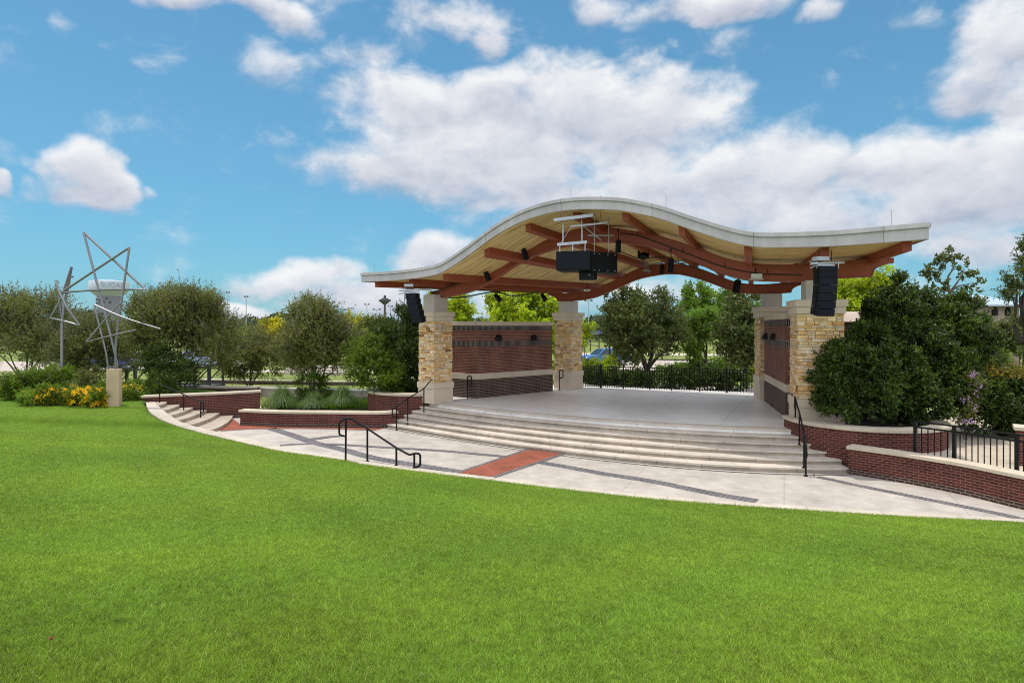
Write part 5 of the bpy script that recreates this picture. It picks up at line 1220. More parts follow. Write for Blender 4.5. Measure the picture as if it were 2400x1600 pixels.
# trees behind the stage
def tree(name, label, x, yb, d, zb, lobes, m, seed, n, nl=9, ll=.13, lw=.035, r0=.12, fork=1.2, bark='bark_dark', up=.2, group='trees behind the stage', trunks=None, nclump=None, sl=.45, splits=2, clump_r=.24, inner=.45):
    b = P(x, yb, d); b[2] = zb; return plant(name, label, 'tree', b, lobes, LF[m], M_[bark], seed, nclump or max(30, n // 24), n, nl, sl, ll, lw, up, r0, splits, trunks, group, clump_r=clump_r, inner=inner, fork=fork, colvar=.16)
tree('oak_tree', 'broad dark live oak forking low right behind the stage fence', 1517, 880, 38, .3, [px_lobe(1480, 780, 38, 62, 62), px_lobe(1540, 770, 38.4, 60, 55), px_lobe(1470, 712, 38.4, 42, 34), px_lobe(1530, 722, 38.6, 46, 34), px_lobe(1588, 780, 38.6, 28, 40), px_lobe(1445, 765, 38, 32, 42), px_lobe(1508, 812, 37.6, 58, 24), px_lobe(1438, 700, 38.6, 24, 14)], 'oak', 111, 4600, 9, .15, .042, .13, 1.0, trunks=[P(1480, 780, 38), P(1545, 790, 38.2), P(1570, 800, 38.2), P(1470, 725, 38.3)])
tree('slim_tree', 'slender lighter green tree between the two dark oaks behind the fence', 1655, 885, 40, .3, [px_lobe(1632, 785, 40, 28, 38), px_lobe(1660, 762, 40.4, 26, 34), px_lobe(1625, 830, 40, 20, 18)], 'bright', 112, 1700, 9, .14, .04, .08, 1.3)
tree('oak_tree', 'dark rounded oak in front of the right rear pillar', 1748, 890, 36, .3, [px_lobe(1735, 770, 36, 48, 50), px_lobe(1765, 800, 36, 40, 55), px_lobe(1714, 795, 36, 34, 40), px_lobe(1742, 725, 36.4, 38, 32), px_lobe(1745, 835, 35.6, 44, 18)], 'oak', 113, 3800, 9, .14, .04, .11, 1.2)
tree('tall_tree', 'tall upright green tree rising above the oaks in the arch opening', 1640, 800, 62, .2, [px_lobe(1635, 695, 62, 22, 24), px_lobe(1672, 712, 62, 22, 22), px_lobe(1625, 735, 62, 32, 28), px_lobe(1670, 750, 62, 32, 30)], 'bright', 114, 1500, 9, .24, .07, .16, 3, sl=.7)
tree('tree', 'pale wispy treetop left of the right rear pillar post', 1715, 800, 50, .2, [px_lobe(1712, 705, 50, 26, 20), px_lobe(1755, 725, 50, 24, 26), px_lobe(1730, 740, 50, 40, 28)], 'bright', 115, 1300, 9, .2, .05, .1, 2.5, sl=.6)
tree('elm_tree', 'large sunlit yellow green tree above the left stage wall', 1240, 860, 42, .3, [px_lobe(1225, 725, 42, 75, 52), px_lobe(1285, 735, 42, 50, 46), px_lobe(1175, 745, 42, 46, 38), px_lobe(1240, 785, 42, 80, 40), px_lobe(1290, 800, 42, 34, 60), px_lobe(1200, 700, 42.4, 50, 24), px_lobe(1270, 700, 42.4, 44, 26)], 'lime', 116, 3400, 9, .19, .06, .16, 1.5, sl=.5, clump_r=.2)
tree('elm_tree', 'smaller sunlit yellow green tree just right of the left front pillar post', 1065, 860, 40, .3, [px_lobe(1060, 735, 40, 34, 36), px_lobe(1085, 755, 40, 30, 30), px_lobe(1030, 740, 40, 28, 40), px_lobe(1010, 770, 39, 30, 40)], 'lime', 117, 1500, 9, .18, .055, .1, 1.6)
tree('young_tree', 'thin yellow green sapling at the right flank of the left rear pillar', 1374, 845, 40, .3, [px_lobe(1375, 775, 40, 13, 20, .4), px_lobe(1368, 790, 40, 10, 12, .3)], 'lime', 118, 260, 8, .13, .04, .03, 1.0, nclump=14)
tree('bright_tree', 'bright green tree behind the right line array', 2010, 800, 32, .5, [px_lobe(2000, 700, 32, 42, 34), px_lobe(2050, 685, 32, 34, 34), px_lobe(2075, 650, 32.4, 16, 26), px_lobe(1975, 720, 32, 26, 28), px_lobe(2030, 735, 32, 44, 24), px_lobe(1992, 680, 32.4, 22, 18)], 'lime', 119, 2300, 9, .13, .042, .1, 1.8)
# tall open magnolia and the pines at the right edge
tree('magnolia_tree', 'tall open magnolia with bare trunk and tufted branches against the sky', 2226, 800, 44, .2, [px_lobe(2220, 600, 44, 26, 16), px_lobe(2260, 625, 44, 18, 14), px_lobe(2185, 640, 44, 20, 12), px_lobe(2175, 655, 44, 16, 12), px_lobe(2285, 660, 44, 14, 14), px_lobe(2212, 618, 44, 16, 12), px_lobe(2270, 690, 44, 22, 12), px_lobe(2190, 685, 44, 20, 12), px_lobe(2240, 640, 44, 10, 10), px_lobe(2265, 640, 44, 12, 8), px_lobe(2205, 665, 44, 10, 7)], 'oak', 121, 260, 8, .20, .07, .085, 6.3, bark='bark', sl=.35, nclump=60, splits=0, clump_r=.2, trunks=[P(2222, 600, 44), P(2258, 628, 44), P(2188, 642, 44), P(2283, 662, 44), P(2200, 660, 44), P(2265, 690, 44), P(2195, 685, 44)])
tree('pine_tree', 'dark pine cut off by the right edge, layered branches', 2405, 850, 30, .2, [px_lobe(2396, 590, 30, 17, 30), px_lobe(2382, 660, 30, 26, 14), px_lobe(2390, 690, 30, 26, 18), px_lobe(2402, 745, 30, 20, 26), px_lobe(2404, 795, 30, 22, 34), px_lobe(2440, 650, 30, 24, 90)], 'oak', 122, 1100, 12, .13, .026, .11, 3.0, group='trees by the pond', splits=1)
tree('pond_tree', 'dark green tree by the pond below the blue-roofed building', 2335, 850, 48, .1, [px_lobe(2350, 782, 48, 24, 16), px_lobe(2330, 808, 48, 34, 26), px_lobe(2368, 800, 48, 28, 30)], 'oak', 123, 1500, 9, .2, .055, .1, 1.0, group='trees by the pond')
tree('pond_tree', 'autumn-tinged bush tree at the near pond bank beside the evergreen', 2305, 850, 40, .1, [px_lobe(2293, 735, 40, 13, 26), px_lobe(2300, 790, 40, 24, 34), px_lobe(2310, 835, 40, 32, 22)], 'myrtle', 124, 1500, 9, .16, .045, .08, .8, group='trees by the pond')
# shrubs and hedge behind the fence
for i, (x, y, d, rx, ry, m, lb_) in enumerate([(1395, 892, 34, 40, 22, 'ever', 'dark hedge shrub behind the fence next to the left rear pillar'), (1445, 893, 34, 36, 22, 'ever', 'dark hedge shrub behind the fence below the blue car'), (1490, 895, 34, 34, 22, 'ever', 'dark hedge shrub at the foot of the broad oak'),
        (1580, 892, 33.5, 44, 26, 'ever', 'dark hedge shrub in the middle of the fence'), (1650, 893, 33.5, 42, 28, 'ever', 'dark hedge shrub right of the fence middle'), (1710, 895, 33, 38, 24, 'ever', 'dark hedge shrub by the right fence gate'),
        (1420, 862, 40, 44, 20, 'lime', 'sunlit yellow green bush in front of the blue car'), (1365, 868, 40, 24, 18, 'lime', 'sunlit yellow green bush hugging the left rear pillar'), (1580, 868, 42, 40, 16, 'bright', 'light green mounded bush behind the fence, left of the slim tree'), (1636, 868, 41, 22, 20, 'grassy', 'blue green spiky bush at the slim tree foot'),
        (1705, 858, 42, 46, 22, 'bright', 'light green rounded bush at the dark oak foot'), (1780, 872, 40, 26, 24, 'lime', 'sunlit bush behind the right rear pillar'), (2160, 745, 46, 40, 20, 'oak', 'dark bush behind the pointed evergreen'), (2320, 842, 44, 34, 20, 'bright', 'green bush on the pond bank')]):
    b = P(x, y + ry, d); b[2] = .3; plant('leafy_shrub', lb_, 'shrub', b, [px_lobe(x, y, d, rx, ry), px_lobe(x - rx * .4, y + 6, d, rx * .6, ry * .8), px_lobe(x + rx * .4, y + 5, d, rx * .6, ry * .8)], LF[m], M_['bark_dark'], 130 + i, 40, 700, 9, .35, .11, .035, .4, .03, group='shrubs behind the stage', inner=.3)
# mid-distance trees on the left
for i, (x, y, d, rx, ry, m, lb_) in enumerate([(637, 778, 75, 26, 24, 'yellowtree', 'bright yellow tree between the two left crape myrtles'), (835, 800, 60, 34, 30, 'myrtle', 'olive tree behind the left planter shrubs'), (880, 770, 70, 30, 26, 'myrtle', 'olive tree in front of the white distant building'), (820, 765, 90, 30, 20, 'yellowtree', 'yellowish bush in the distance above the low shrub'),
        (560, 800, 80, 40, 24, 'myrtle', 'greyish myrtle in the distance right of the largest crape myrtle'), (160, 800, 70, 50, 26, 'myrtle_dark', 'dim tree in the gap between the left crape myrtles'), (310, 790, 80, 44, 26, 'myrtle', 'pale tree behind the large star sculpture'), (175, 752, 150, 34, 22, 'far', 'dark tree left of the water tower base'), (225, 762, 160, 26, 18, 'far', 'dark tree in front of the water tower base'), (985, 790, 50, 22, 40, 'bright', 'green tree peeking left of the left front pillar')]):
    b = P(x, y + ry + 10, d); b[2] = .3; sc = d / 40
    plant('distant_tree', lb_, 'tree', b, [px_lobe(x, y, d, rx, ry), px_lobe(x - rx * .5, y + ry * .3, d, rx * .6, ry * .7), px_lobe(x + rx * .5, y + ry * .3, d, rx * .6, ry * .7), px_lobe(x + rx * .1, y + ry * .8, d, rx * .8, ry * .6)], LF[m], M_['bark'], 150 + i, 50, 900, 9, .4 * sc, .13 * sc, .04 * sc, .4, .08, group='trees in the middle distance', inner=.3)
# far wood: reads as one mass
r = np.random.default_rng(200); Vs = []; Cs = []
def wood(x0, x1, y_top, d0, d1, n, lo=2.0):
    for _ in range(n):
        d = r.uniform(d0, d1); x = r.uniform(x0, x1); ht = (HY - y_top(x)) / F * d + CZ; h = max(lo, ht * r.uniform(.72, 1.0)); R_ = r.uniform(.34, .55) * h; c = P(x, 0, d); c[2] = h - R_ * .9
        k = 130; u = unit(r.normal(size=(k, 3)) + (0, -.3, .3)); p = c + u * (R_, R_, R_ * .95) * (.7 + .3 * r.random((k, 1))); p[:, 2] = np.maximum(p[:, 2], .4)
        s = h * .075; ld = unit(r.normal(size=(k, 3))); wd = unit(np.cross(ld, r.normal(size=(k, 3)))); Vs.append(np.stack([p - ld * s, p + wd * s * .7, p + ld * s, p - wd * s * .7], 1))
        t = r.uniform(.75, 1.25) * (1 + .18 * r.normal(size=k)).clip(.5, 1.6); Cs.append(np.stack([t * r.uniform(.85, 1.2), t, t], 1))
        low = 60; p = c + np.stack([r.normal(size=low) * R_ * .6, r.normal(size=low) * R_ * .3, -r.random(low) * (c[2] - .3)], 1); ld = unit(r.normal(size=(low, 3))); wd = unit(np.cross(ld, r.normal(size=(low, 3)))); Vs.append(np.stack([p - ld * s, p + wd * s, p + ld * s, p - wd * s], 1)); Cs.append(np.full((low, 3), .85))
wood(-350, 700, lambda x: 742 + 6 * sin(x * .03), 230, 420, 130); wood(560, 1000, lambda x: 742 + 8 * sin(x * .021 + 1), 200, 380, 110); wood(640, 720, lambda x: 728, 200, 230, 10)
wood(1000, 1900, lambda x: 742 + 7 * sin(x * .05), 190, 360, 130); wood(1380, 1440, lambda x: 738, 170, 200, 10); wood(1900, 2800, lambda x: 735 + 6 * sin(x * .03), 150, 320, 110)
quads_o = quads_object('distant_wood', np.concatenate(Vs), np.concatenate(Cs), LF['far'], None); tag(quads_o, 'long dark green belt of woodland along the horizon', 'woodland', kind='stuff')
# low dark green ground cover between the ornamental grasses
r = np.random.default_rng(210); n = 5200; y_ = 27.0 + 2.6 * r.random(n); x_ = np.interp(r.random(n), [0, 1], [-11.2, -6.3]) ; z_ = np.full(n, .30); a = r.random(n) * 2 * pi; h = .16 + .22 * r.random(n)
b = np.stack([x_, y_, z_], 1); w_ = np.stack([-np.sin(a), np.cos(a), 0 * a], 1) * .012; t_ = b + np.stack([np.cos(a) * h * .7, np.sin(a) * h * .7, h], 1); m_ = (b + t_) / 2 + np.stack([0 * a, 0 * a, h * .2], 1)
k = .7 + .7 * r.random(n); o = quads_object('ground_cover', np.stack([b, m_ + w_, t_, m_ - w_], 1), np.stack([k * .8, k, k * .8], 1), LF['shrub'], None); tag(o, 'low strappy green ground cover between the ornamental grasses', 'ground cover', kind='stuff')
# ------------------------------------------------------------------ paths, roads and lawns behind
def flat(name, pxs, z, m, t=.04): return sheet(name, [tuple(G(x, y, z)[:2]) for x, y in pxs], z, m, t)
flat('path', [(606, 966), (650, 962), (650, 938), (606, 938)], .31, M_['path'])
flat('soil_bed', [(650, 963), (700, 962), (900, 958), (900, 938), (650, 938)], .312, M_['soil'])
flat('path', [(560, 872), (1000, 872), (1000, 866), (560, 866)], .32, M_['path'])
flat('road', [(-900, 872), (330, 868), (600, 852), (600, 844), (330, 846), (-900, 848)], .33, M_['asphalt'])
flat('road', [(1330, 866), (1900, 874), (2000, 862), (2000, 850), (1560, 844), (1330, 842)], .33, M_['asphalt'])
flat('path', [(1330, 831), (1900, 834), (1900, 829), (1330, 827)], .34, M_['path'])
flat('path', [(1340, 905), (1760, 918), (1790, 905), (1340, 893)], .34, M_['path'])
flat('soil_bed', [(-200, 952), (345, 944), (345, 915), (300, 905), (-200, 905)], .84, M_['soil'])
flat('lawn_strip', [(480, 912), (900, 912), (900, 878), (700, 876), (480, 890)], .33, M_['field'])
# low concrete seat wall behind the grasses
brick = None
sw = thing('seat_wall', 'long low pale concrete seat wall behind the ornamental grasses', 'wall', tuple(P(760, 940, 30.6)))
pts = resample([P(600, 950, 31.2), P(700, 950, 30.6), P(880, 950, 29.6)], 8)[:, :2]
mb = MB(); b_ = offset_line(pts, .4); mb.prism([tuple(q_) for q_ in pts] + [tuple(q_) for q_ in b_[::-1]], .2, .80); mb.build('body', M_['kerb'], sw)
mb = MB(); a_ = offset_line(pts, -.05); b_ = offset_line(pts, .45); mb.prism([tuple(q_) for q_ in a_] + [tuple(q_) for q_ in b_[::-1]], .80, .88); mb.build('coping', M_['steel_box'], sw)
ew = thing('edging_wall', 'thin dark stone edging line crossing the back grass', 'wall', tuple(P(690, 905, 38)))
pts = resample([P(470, 905, 39.5), P(620, 905, 38.5), P(780, 905, 38), P(880, 905, 38)], 12)[:, :2]
mb = MB(); b_ = offset_line(pts, .3); mb.prism([tuple(q_) for q_ in pts] + [tuple(q_) for q_ in b_[::-1]], .2, .52); mb.build('body', M_['brick_dark'], ew)
mb = MB(); a_ = offset_line(pts, -.03); b_ = offset_line(pts, .34); mb.prism([tuple(q_) for q_ in a_] + [tuple(q_) for q_ in b_[::-1]], .52, .60); mb.build('coping', M_['coping'], ew)
bl = thing('stone_terrace', 'low pale stone terrace of three long courses behind the rounded crape myrtle', 'wall', tuple(P(745, 878, 47)))
for i in range(3):
    a = P(672, 878, 47 + i * .9); b = P(830, 878, 46 + i * .9); mb = MB(); mb.box(((a[0] + b[0]) / 2, (a[1] + b[1]) / 2, .3 + .16 * i + .1), (b[0] - a[0], .8, .32), -.15); mb.build('course', M_['kerb'], bl)
w2 = thing('pier_wall', 'low white capped wall end above the retaining wall coping', 'wall', tuple(P(520, 912, 31)))
a, b = P(468, 910, 30.5), P(602, 910, 30.5)
mb = MB(); mb.box(((a[0] + b[0]) / 2, 30.6, .62), (b[0] - a[0], .35, .6)); mb.build('body', M_['brick_dark'], w2); mb = MB(); mb.box(((a[0] + b[0]) / 2, 30.6, .96), (b[0] - a[0] + .1, .45, .08)); mb.build('coping', M_['coping'], w2)
# footbridge with dark steel sides
fbz = .75; fbt = thing('footbridge', 'dark steel framed footbridge glimpsed under the largest crape myrtle', 'footbridge', tuple(P(440, 895, 34.5)))
a, b = P(300, 884, 35), P(508, 884, 34); a[2] = b[2] = fbz
mb = MB(); mb.bar(a + (0, 0, -.12), b + (0, 0, -.12), 1.5, .25); mb.build('deck', M_['pole_dark'], fbt)
for dy in (-.75, .75):
    mb = MB(); o = np.array((0, dy, 0)); n = 6
    mb.bar(a + o + (0, 0, 1.05), b + o + (0, 0, 1.05), .09); mb.bar(a + o + (0, 0, .1), b + o + (0, 0, .1), .07)
    for k in range(n + 1): c = lerp(a, b, k / n) + o; mb.bar(c, c + (0, 0, 1.1), .08)
    for k in range(n): c, e = lerp(a, b, k / n) + o, lerp(a, b, (k + 1) / n) + o; mb.bar(c + (0, 0, .1), e + (0, 0, 1.05), .045)
    mb.build('truss_side', M_['pole_dark'], fbt)
mb = MB()
for k in (0, .33, .66, 1): c = lerp(a, b, k); mb.box((c[0], c[1], .25), (.5, 1.3, .8))
mb.build('footing', M_['brick_dark'], fbt)
def bollard(label, x, y0, y1, d):
    t_ = thing('globe_light', label, 'lamp', tuple(P(x, y1, d))); z0 = CZ + (HY - y1) / F * d; z1 = CZ + (HY - y0) / F * d; c = P(x, y1, d)
    mb = MB(); mb.tube([(c[0], c[1], z0), (c[0], c[1], z1 - .25)], .09, 10); mb.build('post', M_['pole_dark'], t_, smooth=True); mb = MB(); mb.lathe((c[0], c[1], z1 - .25), [(.09, 0), (.2, .06), (.23, .16), (.17, .27), (0, .32)], 12); mb.build('globe', M_['galv'], t_, smooth=True)
bollard('dark post with a grey globe top right of the tall tan plinth', 297, 858, 905, 33)
# cars
def car(label, x, yb, d, heading, paint, style='suv'):
    c = G(x, yb, .34); k = d / c[1]; c = np.array((x_ := (x - CX) / F * d, d, .34)); t_ = thing('parked_car', label, 'car', tuple(c), 'parked cars')
    R3 = np.array(Matrix.Rotation(heading, 3, 'Z')); T = lambda x, y, z: c + R3 @ np.array((x, y, z))
    m = simple(label[:20], paint, .25, .1, .03, 1, 5, 0, .6)
    prof = [(-2.2, .35), (-2.25, .75), (-2.1, .95), (-1.2, 1.02), (-.5, 1.52), (1.1, 1.58), (1.9, 1.42), (2.15, 1.0), (2.25, .6), (2.2, .35)]
    low = [(-2.2, .35), (-2.25, .75), (-2.1, .93), (-1.2, 1.0), (2.15, 1.0), (2.25, .6), (2.2, .35)]
    mb = MB(); w = .9
    for pr, ws in ((low, .9),):
        L = [T(a, -ws, z) for a, z in pr]; Rr_ = [T(a, ws, z) for a, z in pr]; mb.face(L); mb.face(Rr_[::-1])
        for i in range(len(pr)): j = (i + 1) % len(pr); mb.face([L[j], L[i], Rr_[i], Rr_[j]])
    body = mb.build('body', m, t_, bevel=.05)
    mb = MB(); b4 = [(-1.15, 1.0), (-.45, 1.5), (1.1, 1.56), (1.85, 1.42), (2.1, 1.0)]
    L = [T(a, -.88 if z < 1.1 else -.68, z) for a, z in b4]; Rr_ = [T(a, .88 if z < 1.1 else .68, z) for a, z in b4]; mb.face(L); mb.face(Rr_[::-1])
    for i in range(4): mb.face([L[i + 1], L[i], Rr_[i], Rr_[i + 1]])
    mb.build('window_glass', M_['glass_dark'], t_, bevel=.02)
    mb = MB(); mb.face([T(-.45, -.66, 1.51), T(1.1, -.66, 1.57), T(1.1, .66, 1.57), T(-.45, .66, 1.51)]); mb.face([T(-.45, -.66, 1.54), T(1.1, -.66, 1.60), T(1.1, .66, 1.60), T(-.45, .66, 1.54)])
    for y in (-.7, .7):
        for a in ((-1.1, 1.0, -.45, 1.52), (.2, 1.0, .25, 1.54), (2.05, 1.0, 1.5, 1.5)): mb.bar(T(a[0], y * (1.24 if a[1] < 1.1 else 1), a[1]), T(a[2], y, a[3]), .09)
    mb.build('roof', m, t_)
    for sx in (-1.4, 1.4):
        for sy in (-.86, .86): mb = MB(); mb.tube([T(sx, sy - .1, .33), T(sx, sy + .1, .33)], .33, 14); wl_ = mb.build('wheel', M_['tyre'], t_); mb = MB(); mb.tube([T(sx, sy + (.09 if sy > 0 else -.09), .33), T(sx, sy + (.115 if sy > 0 else -.115), .33)], .2, 10); mb.build('rim', M_['galv'], wl_)
    for sy in (-.62, .62): mb = MB(); mb.box(T(-2.22, sy, .78), (.08, .34, .14), heading); mb.build('headlight', M_['white'], t_)
    return t_
car('bright blue car parked beyond the fence, right of the left rear pillar', 1418, 850, 58, radians(20), (.02, .13, .45))
car('dark blue car behind the two sculptures', 232, 862, 50, radians(8), (.03, .05, .16))
car('white car right of the tall plinth, seen through the footbridge', 345, 860, 52, radians(6), (.7, .7, .7)); car('pale blue car glimpsed right of the largest crape myrtle trunk', 455, 858, 54, radians(10), (.35, .45, .62))
# water tower
dT = 440; ct = P(256, 765, dT); tw = thing('water_tower', 'white water tower with a broad bowl tank on a grey shaft', 'water tower', (ct[0], ct[1], 0)); zz = lambda y: CZ + (HY - y) / F * dT
Rt = 40.5 / F * dT; Rs = 25 / F * dT
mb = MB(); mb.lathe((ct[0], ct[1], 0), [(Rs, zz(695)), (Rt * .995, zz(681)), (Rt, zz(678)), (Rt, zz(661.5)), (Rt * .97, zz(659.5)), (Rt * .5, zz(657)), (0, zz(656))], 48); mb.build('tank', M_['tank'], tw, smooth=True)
mb = MB(); mb.lathe((ct[0], ct[1], 0), [(Rs * .98, 0), (Rs * .98, zz(695))], 40); mb.build('shaft', M_['tank_stem'], tw, smooth=True)
mb = MB()
for (x, y, w_, h_) in ((238, 703, 5, 4.5), (237.5, 711, 4.5, 4), (249, 704, 3, 3), (265, 700, 2.5, 4), (260, 708, 2.5, 2.5), (271, 709, 4, 4), (248, 710, 2, 2), (240, 716, 5, 2.5)):
    a = -pi / 2 + math.asin(max(-1, min(1, (x - 256) / 25))); c = np.array((ct[0] + Rs * cos(a), ct[1] + Rs * sin(a), zz(y))); mb = MB(); mb.box(c, (w_ / F * dT, .8, h_ / F * dT), a + pi / 2); mb.build('louvre_window', M_['pole_dark'], tw)
mb = MB(); mb.tube([(ct[0] - 2, ct[1], zz(657)), (ct[0] - 2, ct[1], zz(652))], .18, 6); mb.tube([(ct[0] + 5, ct[1], zz(657)), (ct[0] + 5, ct[1], zz(655))], .5, 6); mb.build('mast', M_['galv'], tw)
# lettering bent round the tank
fc = bpy.data.curves.new('lettering', 'FONT'); fc.body = 'SUGAR'; fc.size = 1; fc.extrude = .02; fo = bpy.data.objects.new('lettering', fc); COL.objects.link(fo)
bpy.context.view_layer.update(); me = bpy.data.meshes.new_from_object(fo.evaluated_get(bpy.context.evaluated_depsgraph_get())); bpy.data.objects.remove(fo)
co = np.array([v.co[:] for v in me.vertices]); hx = 11.5 / F * dT / .72; x0 = co[:, 0].min()
ang = -pi / 2 + math.asin((263 - 256) / 40.5) + (co[:, 0] - x0) * hx * .98 / Rt; rr = Rt + .15 + co[:, 2] * 4
new = np.stack([ct[0] + rr * np.cos(ang), ct[1] + rr * np.sin(ang), zz(674.5) + co[:, 1] * hx], 1) - ORIG[tw]
me.vertices.foreach_set('co', new.astype(np.float32).ravel()); me.update(); o = bpy.data.objects.new('lettering', me); finish(o, tw, M_['tank_letter'], False, 0)
# light poles in the distance
def pole(label, x, yt, yb, d, kind='T', m='galv', r=.11):
    b = P(x, yb, d); zb = b[2] if kind == 'none' else .2; zt = CZ + (HY - yt) / F * d; t_ = thing('light_pole', label, 'light pole', (b[0], b[1], zb), 'distant light poles')
    mb = MB(); mb.tube([(b[0], b[1], zb), (b[0], b[1], zt)], [r * 1.25, r * .8], 7); mb.build('pole', M_[m], t_)
    w_ = {'T': 5.5, 'S': 4, 'W': 10, 'C': 9, 'B': 6}[kind] / F * d
    mb = MB(); mb.bar((b[0] - w_, b[1], zt - .1), (b[0] + w_, b[1], zt - .1), r * 1.2); mb.build('cross_arm', M_[m], t_)
    for s_ in ((-1, 1) if kind != 'W' else (-1, -.4, .4, 1)):
        mb = MB(); mb.box((b[0] + s_ * w_ * .8, b[1], zt + .02), (w_ * .55, r * 4, r * 3.0), 0, s_ * .12, ax='Y'); mb.build('lamp_head', M_['pole_dark'], t_)
    if kind == 'B': mb = MB(); mb.lathe((b[0], b[1], zt - 1.2), [(.4, 0), (1.6, 1.0), (1.6, 1.3), (.4, 1.5), (.3, 2.4), (0, 2.5)], 8); mb.build('crown', M_[m], t_)
for a in [('tallest thin pole with twin lamps above the large crape myrtle', 534, 685, 800, 150, 'S'), ('tall twin-lamp pole left of the yellow tree, second tallest', 577, 695, 805, 150, 'S'), ('short wide lamp pole half hidden left of the tallest thin pole', 506, 702, 800, 170, 'S'),
          ('twin-lamp pole poking above the left edge crape myrtle', 85, 679, 800, 140, 'T'), ('wide low floodlight rack at the far left edge', 10, 690, 800, 190, 'W'), ('thin pole seen between the two sculptures', 165, 649, 790, 130, 'T'), ('small pole left of the water tower shaft', 189, 711, 790, 210, 'S'),
          ('lamp pole just left of the rounded crape myrtle top', 693, 713, 790, 170, 'T'), ('lamp pole right of the rounded crape myrtle top', 787, 718, 790, 180, 'T'), ('thin lamp pole a little right of the faint floodlight rack', 821, 722, 790, 190, 'S'), ('twin-lamp pole midway between crape myrtle and dark crowned pole', 860, 713, 790, 170, 'T'),
          ('wide-armed lamp pole just left of the dark crowned pole', 883, 725, 790, 190, 'C'), ('lamp pole just right of the dark crowned pole', 915, 717, 790, 180, 'T'), ('faint wide floodlight rack behind the crape myrtle', 803, 725, 790, 230, 'W'), ('thin pole close above the tall dark shrub of the left planter', 935, 724, 790, 170, 'S'),
          ('tall grey pole with crossed arms right of the left rear pillar', 1379, 704, 790, 140, 'C'), ('cross-armed pole above the broad oak', 1594, 703, 790, 150, 'C'), ('thin pole left of the right rear pillar post', 1777, 703, 790, 150, 'S')]:
    pole(*a)
pole('dark thick pole with a flared crown, alone near the left pillar', 902, 703, 790, 160, 'B', 'pole_dark', .32)
# pale low buildings far behind
def block(name, label, x0, x1, yt, yb, d, m, roof, dep=12, zb=0):
    a, b = P(x0, yb, d), P(x1, yb, d); zt = CZ + (HY - yt) / F * d; t_ = thing(name, label, 'building', ((a[0] + b[0]) / 2, d, zb))
    mb = MB(); mb.box(((a[0] + b[0]) / 2, d + dep / 2, (zb + zt) / 2), (b[0] - a[0], dep, zt - zb)); mb.build('wall', M_[m], t_)
    mb = MB(); mb.box(((a[0] + b[0]) / 2, d + dep / 2, zt + .15), (b[0] - a[0] + .8, dep + .8, .3)); mb.build('roof', M_[roof], t_)
    for k in range(4): mb = MB(); c = a[0] + (b[0] - a[0]) * (.14 + .24 * k); mb.box((c, d - .04, zb + (zt - zb) * .55), ((b[0] - a[0]) * .1, .12, (zt - zb) * .4)); mb.build('window', M_['glass_dark'], t_)
block('low_building', 'long low white building far behind the left planter shrubs', 905, 990, 756, 790, 150, 'white', 'fascia'); block('low_building', 'second white shed behind the small crape myrtle, partly hidden', 655, 700, 800, 815, 120, 'white', 'fascia', 8)
# building with the blue roof by the pond
d = 62; a, b = P(2230, 760, d), P(2400, 760, d); t_ = thing('stone_building', 'stone building with pale blue metal roof beyond the pond', 'building', ((a[0] + b[0]) / 2, d, -.2)); zt = CZ + (HY - 716) / F * d; zr = CZ + (HY - 686) / F * d
mb = MB(); mb.box(((a[0] + b[0]) / 2, d + 5, (zt - .2) / 2), (b[0] - a[0] - 1, 10, zt + .2)); mb.build('wall', M_['stone_far'], t_)
mb = MB(); xa, xb = a[0] - .2, b[0] + .4; mb.face([(xa, d - .6, zt), (xb, d - .6, zt), (xb - 1.2, d + 4.6, zr), (xa + 1.5, d + 4.6, zr)], [(0, 0), (xb - xa, 0), (xb - xa - 1.2, 5), (1.5, 5)]); mb.face([(xb, d + 10.4, zt), (xa, d + 10.4, zt), (xa + 1.5, d + 4.6, zr), (xb - 1.2, d + 4.6, zr)]); mb.face([(xa, d + 10.4, zt), (xa, d - .6, zt), (xa + 1.5, d + 4.6, zr)]); mb.face([(xb, d - .6, zt), (xb, d + 10.4, zt), (xb - 1.2, d + 4.6, zr)]); mb.build('roof', M_['roof_blue'], t_)
mb = MB(); mb.bar((xa, d - .65, zt - .02), (xb, d - .65, zt - .02), .14, .16); mb.build('gutter', M_['galv'], t_)
for x in (2331, 2362): c = P(x, 731, d); mb = MB(); mb.lathe((c[0], d + .04, c[2] - .35), [(0, 0), (.32, 0), (.32, .5), (.22, .75), (0, .85)], 10, 0, pi, 2 * pi); mb.build('wall_light', M_['black'], t_)
# tan-roofed shelter behind the right pillar
d = 24.5; a, b = P(1960, 760, d), P(2140, 760, d); t_ = thing('roofed_shelter', 'dark shelter with tan tiled roof edge behind the right front pillar', 'building', ((a[0] + b[0]) / 2, d, .5))
z1, z2 = CZ + (HY - 754) / F * d, CZ + (HY - 733) / F * d
mb = MB(); mb.face([(a[0] - .5, d - .4, z1), (b[0], d - .4, z1), (b[0], d + 2, z2 + .1), (a[0] - .5, d + 2, z2 + .1)]); mb.face([(a[0] - .5, d - .4, z1), (a[0] - .5, d + 2, z2 + .1), (a[0] - .5, d + 4.5, z1)]); mb.face([(b[0], d + 4.5, z1), (a[0] - .5, d + 4.5, z1), (a[0] - .5, d + 2, z2 + .1), (b[0], d + 2, z2 + .1)]); mb.build('roof', M_['shingle'], t_)
mb = MB(); mb.box(((a[0] + b[0]) / 2, d + 2, (z1 + .5) / 2), (b[0] - a[0] - .4, 3.6, z1 - .5)); mb.build('wall', M_['brick_dark'], t_)
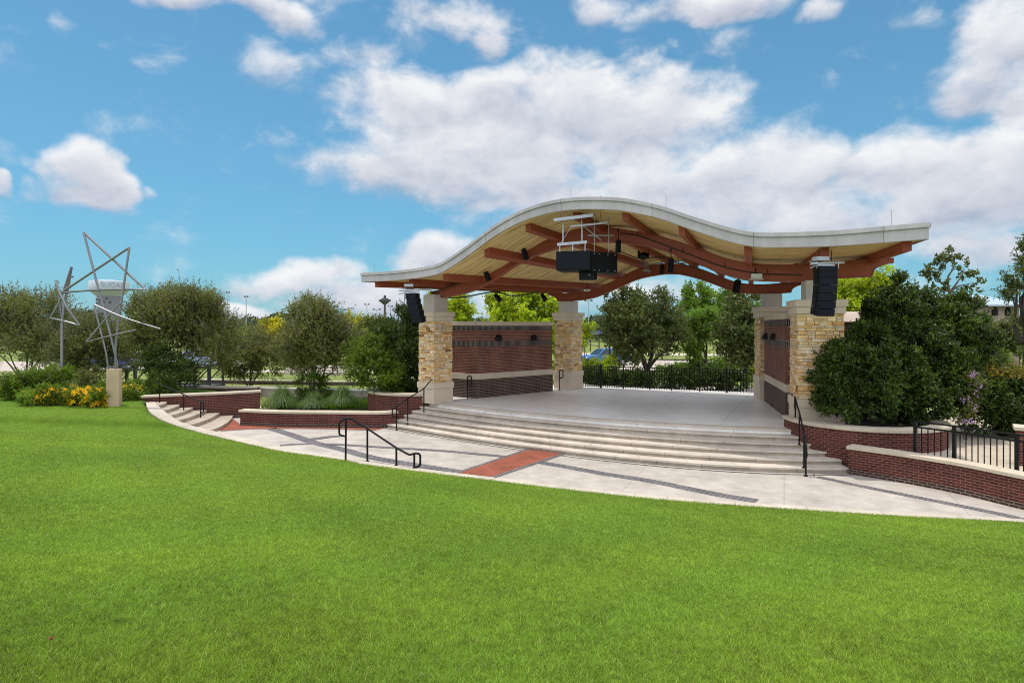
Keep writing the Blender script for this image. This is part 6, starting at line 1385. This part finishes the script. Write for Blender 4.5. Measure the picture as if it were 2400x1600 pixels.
# pond edge and dock
mb = MB(); e = resample([G(2298, 856, -.5), G(2330, 846, -.5), G(2352, 842, -.5)], 6); mb.strip([p + (0, 0, .12) for p in e], [p + (0, .5, .12) for p in e]); mb.strip([p - (0, 0, .3) for p in e], [p + (0, 0, .12) for p in e]); tag(mb.build('pond_edge', M_['kerb']), kind='structure')
dk = thing('dock', 'low white-railed dock on the far side of the pond', 'dock', tuple(P(2385, 835, 72)))
for i, y in enumerate((836, 829, 822)):
    a, b = P(2361 - i, y, 72 + i), P(2450, y, 72 + i); mb = MB(); mb.bar(a, b, 1.4 if i == 0 else .2, .12); mb.build('plank' if i == 0 else 'rail', M_['white'] if i != 1 else M_['path'], dk)
for k in range(4): c = P(2363 + k * 26, 838, 72.6); mb = MB(); mb.tube([c - (0, 0, 1), c + (0, 0, .9)], .09, 6); mb.build('dock_post', M_['bark'], dk)
# ball field backstop and banners beyond the fence
bs = thing('ball_field_backstop', 'thin black frame of a ball field backstop beyond the blue car', 'backstop', tuple(G(1400, 812, .3)))
mb = MB(); d = 95
cs = [P(1366, 813, 90), P(1384, 814, 92), P(1404, 816, 88)]
tops = [P(1366, 782, 90), P(1384, 783, 92), P(1404, 784, 88)]
for c, t in zip(cs, tops): c[2] = .3; mb.tube([c, t], .10, 6)
for f_ in (.35, .7, 1): mb.tube([lerp(c, t, f_) for c, t in zip(cs, tops)], .06, 5)
mb.build('frame', M_['pole_dark'], bs)
sg = thing('sports_banner', 'blue field banner sign on two legs far beyond the stage', 'sign', tuple(G(1398, 790, .3)))
c = P(1398, 777, 150); mb = MB(); mb.box(c, (1.5 * 1.0 * 6.5, .3, 1.2)); mb.build('panel', M_['fieldpanel'], sg); mb = MB()
for dx in (-1.8, 1.8): mb.bar((c[0] + dx, c[1], .2), (c[0] + dx, c[1], c[2]), .3)
mb.build('leg', M_['pole_dark'], sg)
tp_ = thing('sign_post', 'pair of thin black posts standing behind the fence in front of the blue car', 'post', tuple(G(1430, 868, .3)))
for x, yt in ((1429, 790), (1439, 800)):
    c = G(x, 868, .3); mb = MB(); mb.tube([c, P(x, yt, c[1])], .05, 7); mb.build('post', M_['black'], tp_)
# small ground clutter on the lawn: one red bottle cap
c = np.array(P(117, 1463, 3.8)); c[2] = float(lawn_z(c[0], c[1])) + .03
bc = thing('litter_cap', 'tiny reddish brown scrap lying in the near left lawn', 'litter', tuple(c)); mb = MB(); mb.tube([c, c + (.012, .004, .012)], [.009, .008], 10); mb.build('cap', simple('red brown scrap', (.20, .06, .03), .6), bc)
